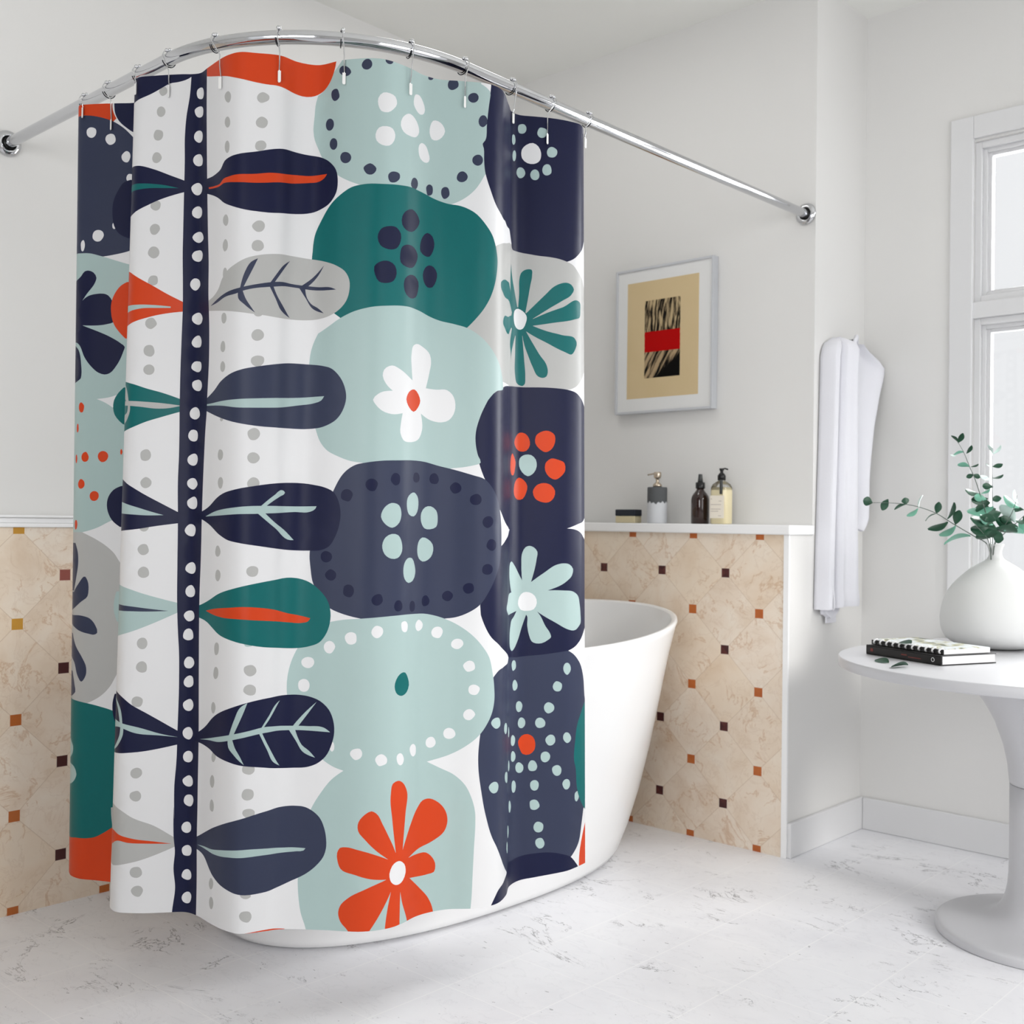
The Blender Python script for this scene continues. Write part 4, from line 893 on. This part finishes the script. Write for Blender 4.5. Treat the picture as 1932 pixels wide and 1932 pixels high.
# twelve roller hooks
HK = HOOKS
names = ['first', 'second', 'third', 'fourth', 'fifth', 'sixth', 'seventh', 'eighth', 'ninth', 'tenth', 'eleventh', 'twelfth']
where = ['at the left edge of the curtain', 'on the narrow left panel with orange top', 'where the navy top corner overlaps the left panel', 'above the navy top band', 'beside the top of the navy stem', 'in front of the orange top patch', 'above the mint blob, left side', 'above the white petals of the mint blob', 'above the right end of the mint blob', 'at the fold before the right navy panel', 'above the small mint dot flower on navy', 'at the right edge of the curtain']
def nearest(x, y):
    best = min(range(401), key=lambda i: (rod_pt(RODLEN*i/400)[0].x-x)**2+(rod_pt(RODLEN*i/400)[0].y-y)**2)
    return RODLEN*best/400
for i, (rx, ry, cx, cy, cz) in enumerate(HK):
    d = nearest(rx, ry); P, tg = rod_pt(d); side = Vector((tg.y, -tg.x, 0)); Z = Vector((0, 0, 1))
    h = thing('curtain_hook', f'chrome roller hook, {names[i]} from the left, {where[i]}', 'curtain hook', P, 'chrome hooks along the curved rod')
    R_ = ROD_R+.0025
    C0 = Vector((cx, cy, cz)); toward = (C0-P); toward.z = 0
    ug = np.arange(0, UMAX, 2.0); cp = cloth(ug, np.full(len(ug), (ZT-cz)*1000)); ui = float(ug[int(np.argmin(np.hypot(cp[:, 0]-cx, cp[:, 1]-cy)))])
    nn = cloth_n(np.array([ui]), np.array([40.0]))[0]; outn = Vector((nn[0], nn[1], 0)).normalized()
    if outn.dot(Vector((3.0-cx, -3.2-cy, 0))) < 0: outn = -outn
    lip = cloth(np.array([ui]), np.array([0.0]))[0]; lip = Vector(lip) + outn*.006 + Z*.006
    hole = C0 + outn*.003
    lp = []
    for j in range(21):
        a = math.radians(-60+230*j/20)   # over the top to the inner side, under it
        lp.append(P + side*math.cos(a)*R_*1.05 + Z*math.sin(a)*R_)
    bottom = P - Z*(R_+.001) + side*.012
    front = P + side*R_*1.08 + Z*.004
    leg = [P + Z*(R_+.004), P + Z*(R_*.75)+side*R_*.85, front]
    for j in range(1, 7): leg.append(front.lerp(lip, j/6))
    leg.append(lip.lerp(hole, .5) + outn*.001)
    leg += [hole+Z*.004, hole-Z*.004]
    sub('hook_wire', MB().tube(leg, .0013, 8), M['chrome'], h)
    ringp = [P + side*math.cos(a)*R_ + Z*math.sin(a)*R_ - tg*.004 for a in [math.radians(80+260*j/24) for j in range(25)]]
    sub('rod_loop', MB().tube(ringp, .0013, 8), M['chrome_dark'], h)
    for q in (-1, 0, 1):
        sub('roller_ball', MB().ball(P + Z*(R_+.0035) + side*q*.0085 - Z*abs(q)*.0032, .0045), M['chrome'], h)
    tip = MB(); e1 = tg*.0032; e2 = Z; o_ = outn*.0016
    b0 = hole + Z*.001 + outn*.001
    vsx = [b0-e1, b0+e1, b0+e1-e2*.022, b0+e1*.6-e2*.0245, b0-e1*.6-e2*.0245, b0-e1-e2*.022]
    tip.add([v for v in vsx]+[v+o_ for v in vsx], [(0,1,2,3,4,5), (11,10,9,8,7,6)]+[(k_, (k_+1) % 6, 6+(k_+1) % 6, 6+k_) for k_ in range(6)])
    sub('hook_tip', tip, M['clip'], h)

# ------------------------------------------------------------------ framed abstract print
pic = thing('framed_picture', 'abstract print with red band in thin pale frame hanging on the back wall', 'picture', (.626, T, 1.757))
fr = MB(); x0, x1, z0, z1 = .409, .845, 1.485, 2.03
for a, b in (((x0, z0), (x0+.009, z1)), ((x1-.009, z0), (x1, z1)), ((x0+.009, z0), (x1-.009, z0+.009)), ((x0+.009, z1-.009), (x1-.009, z1))):
    fr.box((a[0], T-.032, a[1]), (b[0], T-.0005, b[1]))
sub('frame', fr, M['frame'], pic, .0015)
sub('passe_partout', MB().box((x0+.009, T-.026, z0+.009), (x1-.009, T-.012, z1-.009)), M['mat'], pic)
def print_mat():
    m = bpy.data.materials.new('abstract_print'); m.use_nodes = True; k = NT(m); b = m.node_tree.nodes['Principled BSDF']
    g = k.new('ShaderNodeNewGeometry'); P = g.outputs['Position']; X, Y, Z = k.xyz(P)
    U = k.m('DIVIDE', k.m('SUBTRACT', X, .543), .159); V = k.m('DIVIDE', k.m('SUBTRACT', Z, 1.614), .289)
    wob = k.noise(k.comb(0.0, 0.0, Z), 60, 2); U2 = k.m('ADD', U, k.m('MULTIPLY', k.m('SUBTRACT', wob, .5), .03))
    ins = k.m('MULTIPLY', k.m('MULTIPLY', k.m('GREATER_THAN', U2, 0), k.m('LESS_THAN', U2, 1)), k.m('MULTIPLY', k.m('GREATER_THAN', V, 0), k.m('LESS_THAN', V, 1)))
    tan = k.mix(k.noise(P, 9, 4), lin((214, 192, 154)), lin((206, 184, 142)))
    # upper: near-vertical strokes, lower: diagonal strokes
    up_ = k.comb(k.m('SUBTRACT', k.m('MULTIPLY', U, 9.0), k.m('MULTIPLY', V, 1.6)), k.m('MULTIPLY', V, 1.7), 1.0)
    lo_ = k.comb(k.m('SUBTRACT', k.m('MULTIPLY', U, 8.0), k.m('MULTIPLY', V, 9.0)), k.m('ADD', k.m('MULTIPLY', U, 1.0), V), 5.0)
    n1 = k.noise(up_, 1.9, 6, .62, .4); n2 = k.noise(lo_, 1.7, 6, .62, .3)
    t1 = k.ramp(n1, [(.46, lin((10, 8, 7))), (.51, lin((120, 104, 80))), (.57, lin((190, 168, 130)))])
    t2 = k.ramp(k.m('SUBTRACT', n2, k.m('MULTIPLY', k.m('MAXIMUM', k.m('SUBTRACT', U, k.m('MULTIPLY', V, 2.8)), 0), .45)), [(.42, lin((8, 7, 6))), (.48, lin((96, 82, 64))), (.56, lin((176, 152, 118)))])
    ink = k.mix(k.m('GREATER_THAN', V, .47), t2, t1)
    red = k.m('MULTIPLY', k.m('GREATER_THAN', V, .335), k.m('LESS_THAN', V, .597)); ink = k.mix(red, ink, lin((178, 6, 6)))
    k.L.new(k.mix(ins, tan, ink), b.inputs['Base Color']); b.inputs['Roughness'].default_value = .6; b.inputs['Specular IOR Level'].default_value = .08; return m
sub('abstract_print', MB().box((.4625, T-.0265, 1.541), (.7815, T-.0258, 1.9765)), print_mat(), pic)

# ------------------------------------------------------------------ toiletries on the ledge
LZ, LY = 1.0745, .07
soap = thing('soap_bar', 'two-tone soap block, dark top over cream, leftmost on the ledge', 'soap', (.523, LY, LZ))
sb = MB().box((.478, LY-.022, LZ), (.566, LY+.022, LZ+.026)); sub('soap_base', sb, M['soap_light'], soap, .003)
sub('soap_top', MB().box((.477, LY-.023, LZ+.026), (.567, LY+.023, LZ+.050)), M['soap_dark'], soap, .003)
dx = .651
dsp = thing('soap_dispenser', 'round soap dispenser, grey top half, white bottom, nickel pump, on ledge', 'soap dispenser', (dx, LY, LZ))
rows = []; n = 48
mbd = MB(); R_ = .042
lowr = [[(dx+R_*k_*math.cos(2*math.pi*i/n), LY+R_*k_*math.sin(2*math.pi*i/n), LZ+z) for i in range(n)] for k_, z in ((.001, 0), (.94, 0), (1, .004))]
edge = [(dx+R_*math.cos(2*math.pi*i/n), LY+R_*math.sin(2*math.pi*i/n), LZ+.080+.004*math.sin(i*1.7)+.003*math.sin(i*.6)) for i in range(n)]
mbd.grid(lowr+[edge], closed=True); sub('lower_body', mbd, M['conc_light'], dsp)
mbd = MB(); R_ = .0422; edge = [(dx+(x-dx)*1.004, LY+(y-LY)*1.004, z) for x, y, z in edge]
mbd.grid([edge]+[[(dx+R_*k_*math.cos(2*math.pi*i/n), LY+R_*k_*math.sin(2*math.pi*i/n), LZ+z) for i in range(n)] for k_, z in ((1, .136), (.95, .141), (.001, .141))], closed=True)
sub('upper_body', mbd, M['conc_dark'], dsp)
pm = MB().lathe([(.019, .141), (.019, .150), (.012, .157), (.007, .160), (.007, .172), (.013, .176), (.016, .182), (.016, .198), (.014, .200)], (dx, LY, LZ), 32)
pm.tube([(dx, LY, LZ+.192), (dx-.02, LY-.004, LZ+.193), (dx-.045, LY-.008, LZ+.189)], .003, 10)
sub('pump', pm, M['brushed'], dsp); dsp.scale = (.85, .85, .93)
bx_ = .835
bt = thing('spray_bottle', 'dark brown round bottle with black spray cap between dispenser and yellow soap', 'bottle', (bx_, LY, LZ))
sub('bottle_body', MB().lathe([(.034, 0), (.0365, .003), (.0365, .100), (.034, .112), (.028, .123), (.020, .132), (.015, .140), (.0145, .146)], (bx_, LY, LZ), 40), M['amber'], bt)
sub('spray_collar', MB().lathe([(.0185, .144), (.019, .146), (.019, .168), (.016, .170)], (bx_, LY, LZ), 32), M['black'], bt)
sub('spray_cap', MB().lathe([(.011, .170), (.0095, .185), (.008, .200), (.0078, .203)], (bx_, LY, LZ), 24), M['grey_plastic'], bt); bt.scale = (.86, .86, .86)
px_ = .922
pb = thing('pump_bottle', 'clear bottle of pale yellow soap with black pump, rightmost on the ledge', 'bottle', (px_, LY, LZ))
def sq_lathe(prof, e=4.0, nn=48):
    mb = MB(); rows = []
    for r, z in prof:
        row = []
        for i in range(nn):
            th = 2*math.pi*i/nn; c, s_ = math.cos(th), math.sin(th)
            row.append((px_+r*math.copysign(abs(c)**(2/e), c), LY+r*.85*math.copysign(abs(s_)**(2/e), s_), LZ+z))
        rows.append(row)
    mb.grid(rows, closed=True); return mb
sub('liquid_soap', sq_lathe([(.001, 0), (.037, 0), (.0415, .004), (.0415, .125), (.039, .138), (.001, .139)]), M['liquid'], pb)
sub('bottle_shoulder', sq_lathe([(.0415, .128), (.0405, .138), (.034, .150), (.022, .158), (.013, .163), (.012, .170)]), M['glass'], pb)
lbl = MB().box((px_-.034, LY-.0372, LZ+.022), (px_+.036, LY-.0362, LZ+.107)); lb = sub('paper_label', lbl, M['label'], pb)
ink = MB()
for z, a, b in ((.093, -.031, -.024), (.085, .010, .024), (.072, -.030, .022), (.055, -.030, .020), (.047, -.030, .008), (.030, .008, .023)):
    ink.box((px_+a, LY-.0376, LZ+z), (px_+b, LY-.0371, LZ+z+.0022))
sub('label_print', ink, M['label_ink'], pb)
pmb = MB().lathe([(.0175, .165), (.0175, .182), (.012, .190), (.007, .193), (.007, .200), (.010, .204), (.0105, .210)], (px_, LY, LZ), 28)
pmb.tube([(px_, LY, LZ+.206), (px_+.018, LY-.003, LZ+.209), (px_+.034, LY-.006, LZ+.205)], .0028, 10)
sub('pump', pmb, M['black'], pb)
sub('dip_tube', MB().lathe([(.0068, .112), (.0068, .166)], (px_+.0195, LY-.0335, LZ), 16), M['grey_plastic'], pb); pb.scale = (.80, .80, .92)

# ------------------------------------------------------------------ bathrobe hanging on the return wall
robe = thing('bathrobe', 'white cotton bathrobe hanging in long folds beside the window', 'bathrobe', (XR, .25, 1.70))
def ease(pts, t):
    ts = [p[0] for p in pts]
    return [float(np.interp(t, ts, [p[k_] for p in pts])) for k_ in range(1, len(pts[0]))]
side_tab = [(1.715, .250, .285), (1.70, .222, .290), (1.675, .200, .288), (1.65, .188, .284), (1.58, .186, .278), (1.35, .180, .282), (1.06, .168, .294), (.80, .160, .314)]
side_tab = side_tab[::-1]
fold = [(0, .004), (.02, .026), (.08, .046), (.20, .056), (.30, .054), (.38, .040), (.42, .010), (.455, .016), (.50, .044), (.60, .064), (.74, .074), (.86, .084), (.96, .088), (1.0, .055)]
rows_f = []; rows_b = []
zs = [1.715, 1.712, 1.705, 1.69, 1.67, 1.64, 1.60] + [1.55-.05*i for i in range(14)] + [.86, .83, .805, .80]
for z in zs:
    yl, yr = ease(side_tab, z); depth = 1.0 if z < 1.66 else max(.25, math.sqrt(max(0, 1-((z-1.66)/.058)**2)))
    h_ = (1.715-z)/.915; sh = -.20*h_**.8
    row = []; rb = []
    for i in range(61):
        t = i/60
        tt = t if t in (0, 1) else min(1, max(0, t - sh*math.sin(math.pi*t)**.7*.9))
        x = float(np.interp(tt, [p[0] for p in fold], [p[1] for p in fold]))
        x += .006*math.sin(2*math.pi*(t*2.3+h_*.5))*h_*math.sin(math.pi*t)
        zz = z + (.010*math.sin(t*3.1-.6) if z < .82 else 0) - (.012*abs(t-.6) if z > 1.7 else 0)
        row.append((XR+.012+x*depth, yl+(yr-yl)*t, zz)); rb.append((XR+.004, yl+(yr-yl)*t+.004*(.5-t), zz))
    rows_f.append(row); rows_b.append(rb)
rb_ = MB(); loops = [f_+list(reversed(b_)) for f_, b_ in zip(rows_f, rows_b)]
rb_.grid(loops, closed=True); nl = len(loops[0])
rb_.f.append(tuple(range(nl))); rb_.mi.append(0); rb_.sm.append(False); rb_.f.append(tuple((len(loops)-1)*nl+i for i in reversed(range(nl)))); rb_.mi.append(0); rb_.sm.append(False)
sub('robe_front', rb_, M['cotton'], robe)
# hem band of the front panel
hb = MB(); yl, yr = ease(side_tab, .86)
for row in (rows_f,):
    c_ = slice(6, 58); r1 = [(x+.0005, y, z) for x, y, z in row[-4][c_]]; r2 = [(x+.0035, y, z) for x, y, z in row[-3][c_]]; r3 = [(x+.0035, y, z-.002) for x, y, z in row[-2][c_]]; r4 = [(x+.0005, y, z-.004) for x, y, z in row[-1][c_]]
hb.grid([r1, r2, r3, r4]); sub('hem_band', hb, M['cotton'], robe)
def flap(tab, xs, name, amp=.016, ph=0.0, bow=.010):
    """tab: z, y_left, y_right ; xs: wall distance"""
    mb = MB(); loops = []
    tab = sorted(tab); z1, z0 = tab[-1][0], tab[0][0]; m = 30
    for j in range(m+1):
        z = z1+(z0-z1)*j/m; yl, yr = ease(tab, z); f_ = []; b_ = []
        for i in range(21):
            t = i/20; w_ = math.sin(math.pi*t)**.5
            x = xs[0]+(xs[1]-xs[0])*t + amp*math.sin(2.4*math.pi*t+ph+j*.05)*w_ + bow*w_
            zz = z + .010*math.sin(5*t+ph)*(j/m)
            f_.append((XR+x, yl+(yr-yl)*t, zz)); b_.append((XR+max(.003, x-.008-.012*w_), yl+(yr-yl)*t, zz))
        loops.append(f_+b_[::-1])
    mb.grid(loops, closed=True); nl = len(loops[0])
    mb.f.append(tuple(range(nl))); mb.mi.append(0); mb.sm.append(False); mb.f.append(tuple((len(loops)-1)*nl+i for i in reversed(range(nl)))); mb.mi.append(0); mb.sm.append(False)
    sub(name, mb, M['cotton'], robe)
flap([(1.690, .270, .330), (1.676, .270, .355), (1.655, .272, .43), (1.637, .274, .500), (1.60, .275, .496), (1.54, .276, .466), (1.42, .278, .420), (1.33, .280, .400), (1.24, .283, .386), (1.16, .287, .388), (1.10, .292, .384), (1.066, .294, .345)], (.030, .088), 'robe_sleeve', .009)
flap([(1.42, .395, .412), (1.36, .39, .432), (1.18, .37, .494), (1.15, .37, .480), (1.115, .375, .405)], (.030, .026), 'robe_back_panel', .008, 1.0)
flap([(.812, .19, .30), (.79, .19, .29), (.779, .19, .27), (.772, .195, .24)], (.02, .03), 'robe_lining', .004, .4, .004)
sub('hanging_loop', MB().tube([(XR+.060, .296, 1.66), (XR+.072, .300, 1.695), (XR+.070, .318, 1.718), (XR+.062, .334, 1.708), (XR+.056, .345, 1.668)], .0075, 10), M['cotton'], robe)
sub('belt_end', MB().box((XR+.012, .225, .745), (XR+.018, .295, .80)), M['cotton'], robe, .002)
hkk = thing('wall_hook', 'small chrome wall hook hidden at the top of the hanging bathrobe', 'hook', (XR, .27, 1.705))
mbh = MB().tube([(XR+.0005, .29, 1.700), (XR+.03, .29, 1.698), (XR+.050, .300, 1.704), (XR+.062, .312, 1.706)], .004, 10); sub('hook_arm', mbh, M['chrome'], hkk)

# ------------------------------------------------------------------ pedestal table
TX, TY, TZ = 2.056, -.132, .72
tb = thing('pedestal_table', 'round white pedestal table with flared stem in front of the window', 'table', (TX, TY, 0))
sub('tabletop', MB().lathe([(.40, .692), (.524, .692), (.5285, .6935), (.530, .696), (.530, .717), (.5285, .7192), (.526, .720), (.001, .720)], (TX, TY, 0), 128), M['table'], tb)
sub('stem', MB().lathe([(.230, .689), (.222, .680), (.190, .655), (.155, .610), (.128, .560), (.107, .500), (.096, .450), (.092, .41), (.090, .398)], (TX, TY, 0), 96), M['table'], tb)
sub('flared_base', MB().lathe([(.090, .397), (.090, .300), (.0900, .20), (.0910, .16), (.0935, .13), (.0985, .105), (.107, .082), (.120, .063), (.139, .049), (.165, .040), (.20, .034), (.235, .0305), (.256, .0285), (.264, .0275), (.269, .0255), (.2715, .0225), (.2725, .0190), (.2725, .004), (.2715, .0015), (.268, .0)], (TX, TY, 0), 96), M['table'], tb)
sub('base_glide', MB().lathe([(.250, .0002), (.250, .002), (.10, .003), (.001, .003)], (TX, TY, 0), 96), M['grey_plastic'], tb)

VX, VY = 1.821, .142
va = thing('vase', 'bulbous matt white bottle vase with narrow neck standing on the table', 'vase', (VX, VY, TZ))
vp = [(.001, 0), (.070, 0), (.105, .008), (.130, .022), (.1465, .045), (.152, .075), (.1515, .100), (.144, .135), (.131, .165), (.112, .192), (.088, .216), (.062, .238), (.040, .251), (.024, .262), (.018, .273), (.0175, .285), (.0205, .297), (.0245, .304), (.0235, .306), (.019, .299), (.0145, .285), (.0145, .265), (.02, .25), (.04, .235), (.001, .10)]
def smooth_prof(p):
    q = spline_tab(np.array(p), 4); return [(max(a, .0005), b) for a, b in q]
vm = MB().lathe(smooth_prof(vp[1:]), (VX, VY, TZ), 96); sub('vase_body', vm, M['vase'], va)

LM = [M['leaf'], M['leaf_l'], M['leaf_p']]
blabel = ['long eucalyptus branch arching left towards the bathrobe', 'tall eucalyptus branch rising up left against the window frame', 'thin upright eucalyptus branch in the middle against the bright window', 'eucalyptus branch with large pale leaves leaning right', 'eucalyptus branch reaching right out of the picture', 'short dense cluster of dark eucalyptus leaves over the vase neck']
def leaf_mesh(mb, B, T_, W, mi, cup=.16):
    B, T_, W = Vector(B), Vector(T_), Vector(W); ax = T_-B; L = ax.length
    nrm = ax.cross(W).normalized(); rows = []
    for j in range(9):
        t = j/8; wd_ = math.sin(math.pi*min(1, t**.85*.97+.015))**.75 if t < 1 else .12
        wd_ = max(.05, (math.sin(math.pi*(t**1.15)*.93+.06))**.8) if t < .99 else .18
        c = B + ax*t + nrm*(cup*L*math.sin(math.pi*t)*.6)
        rows.append([c + W*wd_*s_ + nrm*(cup*W.length*(s_*s_))*1.2 for s_ in (-1, -.5, 0, .5, 1)])
    mb.grid(rows, mi); return mb
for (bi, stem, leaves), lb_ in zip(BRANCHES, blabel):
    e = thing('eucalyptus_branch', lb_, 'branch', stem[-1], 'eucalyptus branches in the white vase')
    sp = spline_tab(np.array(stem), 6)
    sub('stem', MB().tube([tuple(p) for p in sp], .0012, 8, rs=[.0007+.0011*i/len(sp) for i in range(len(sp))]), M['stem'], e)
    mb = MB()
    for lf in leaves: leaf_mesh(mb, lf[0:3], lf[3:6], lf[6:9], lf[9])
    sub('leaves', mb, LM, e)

# books and fallen leaves
def oriented_box(mb, P0, ex, ey, L, W_, z0, z1, mi=0):
    P0 = Vector(P0); a = [P0, P0+ex*L, P0+ex*L+ey*W_, P0+ey*W_]
    vs = [Vector((p.x, p.y, z0)) for p in a]+[Vector((p.x, p.y, z1)) for p in a]
    return mb.add(vs, [(0,3,2,1),(4,5,6,7),(0,1,5,4),(1,2,6,5),(2,3,7,6),(3,0,4,7)], mi)
ang = math.atan2(-.107, .252); ex = Vector((math.cos(ang), math.sin(ang), 0)); ey = Vector((-math.sin(ang), math.cos(ang), 0))
P0 = Vector((1.636, -.312, 0)); L, W_ = .274, .192
bk = thing('book', 'black hardback book lying flat under the spiral notebook', 'book', (P0.x, P0.y, TZ))
cv = MB(); oriented_box(cv, P0, ex, ey, L, W_, TZ+.0004, TZ+.003); oriented_box(cv, P0, ex, ey, L, .006, TZ+.003, TZ+.024); oriented_box(cv, P0, ex, ey, L, W_, TZ+.024, TZ+.0265)
sub('cover', cv, M['book_black'], bk, .0012)
pg = MB(); oriented_box(pg, P0+ex*.003+ey*.006, ex, ey, L-.006, W_-.009, TZ+.003, TZ+.024); sub('page_block', pg, M['paper'], bk)
for a_, w_, z0_, z1_ in ((.018, .010, .010, .018), (.135, .020, .013, .016), (.16, .045, .0095, .0115)):
    mk = MB(); oriented_box(mk, P0+ex*a_-ey*.0006, ex, ey, w_, .0006, TZ+z0_, TZ+z1_); sub('spine_mark', mk, M['red_ink'], bk)
sp_ = MB(); q = P0+ex*.247-ey*.0008
sp_.tube([q+ex*.005*math.cos(a)+Vector((0, 0, TZ+.0135+.005*math.sin(a))) for a in [2*math.pi*i/16 for i in range(17)]], .0008, 6)
sub('spine_emblem', sp_, M['paper'], bk)

def cover_mat():
    m = bpy.data.materials.new('photo_notebook_cover'); m.use_nodes = True; k = NT(m); b = m.node_tree.nodes['Principled BSDF']
    g = k.new('ShaderNodeNewGeometry'); P = g.outputs['Position']; n = k.noise(P, 22, 4, .6, .6)
    c = k.ramp(n, [(.30, lin((20, 22, 20))), (.40, lin((70, 84, 72))), (.46, lin((190, 184, 130))), (.52, lin((214, 222, 226))), (.65, lin((238, 240, 242)))])
    k.L.new(c, b.inputs['Base Color']); b.inputs['Roughness'].default_value = .3; return m
N0 = P0 + ex*.004 + ey*.012; NLn, NW = .262, .166
nz = TZ+.0272
nb = thing('spiral_notebook', 'spiral-bound notebook with green and white photo cover on the black book', 'notebook', (N0.x, N0.y, nz))
pg = MB(); oriented_box(pg, N0+ey*.006, ex, ey, NLn, NW-.006, nz, nz+.013); sub('page_block', pg, M['paper'], nb, .001)
cvr = MB(); oriented_box(cvr, N0+ey*.012, ex, ey, NLn, NW-.012, nz+.0132, nz+.0142); sub('photo_cover', cvr, cover_mat(), nb)
bnd = MB(); oriented_box(bnd, N0+ey*.004, ex, ey, NLn, .0018, nz+.0005, nz+.0125); sub('binding_edge', bnd, M['black'], nb)
co = MB()
for i in range(11):
    c0 = N0+ex*(.012+i*.0238)+ey*.006+Vector((0, 0, nz+.0093))
    co.tube([c0+ex*(.0008*j)-ey*.0085*math.cos(a)+Vector((0, 0, .0064*math.sin(a))) for j, a in enumerate([math.radians(-100+20*j) for j in range(11)])], .0024, 8)
sub('spiral_coil', co, M['paper'], nb)
def fallen(B, T_, W, z, label):
    e_ = MB(); leaf_mesh(e_, B, T_, W, 0, .10); o = e_.build('fallen_leaf', LM, origin=(B[0], B[1], z)); zs = [v.co.z for v in o.data.vertices]
    mn = min(zs); o.location.z = z - mn + .0004
    tag(o, label, 'leaf', 'loose eucalyptus leaves on the table'); return o
fallen((1.722, -.442, .722), (1.776, -.477, .724), (.006, .010, .006), TZ, 'small green leaf lying on the table near its left edge')
fallen((1.834, -.492, .722), (1.822, -.566, .722), (.012, -.001, .008), TZ, 'small green leaf lying on the table in front of the black book')
zz = nz+.0144
fallen((1.745, -.345, zz), (1.79, -.372, zz+.004), (.008, .011, .005), zz, 'small green leaf resting on the cover of the spiral notebook')
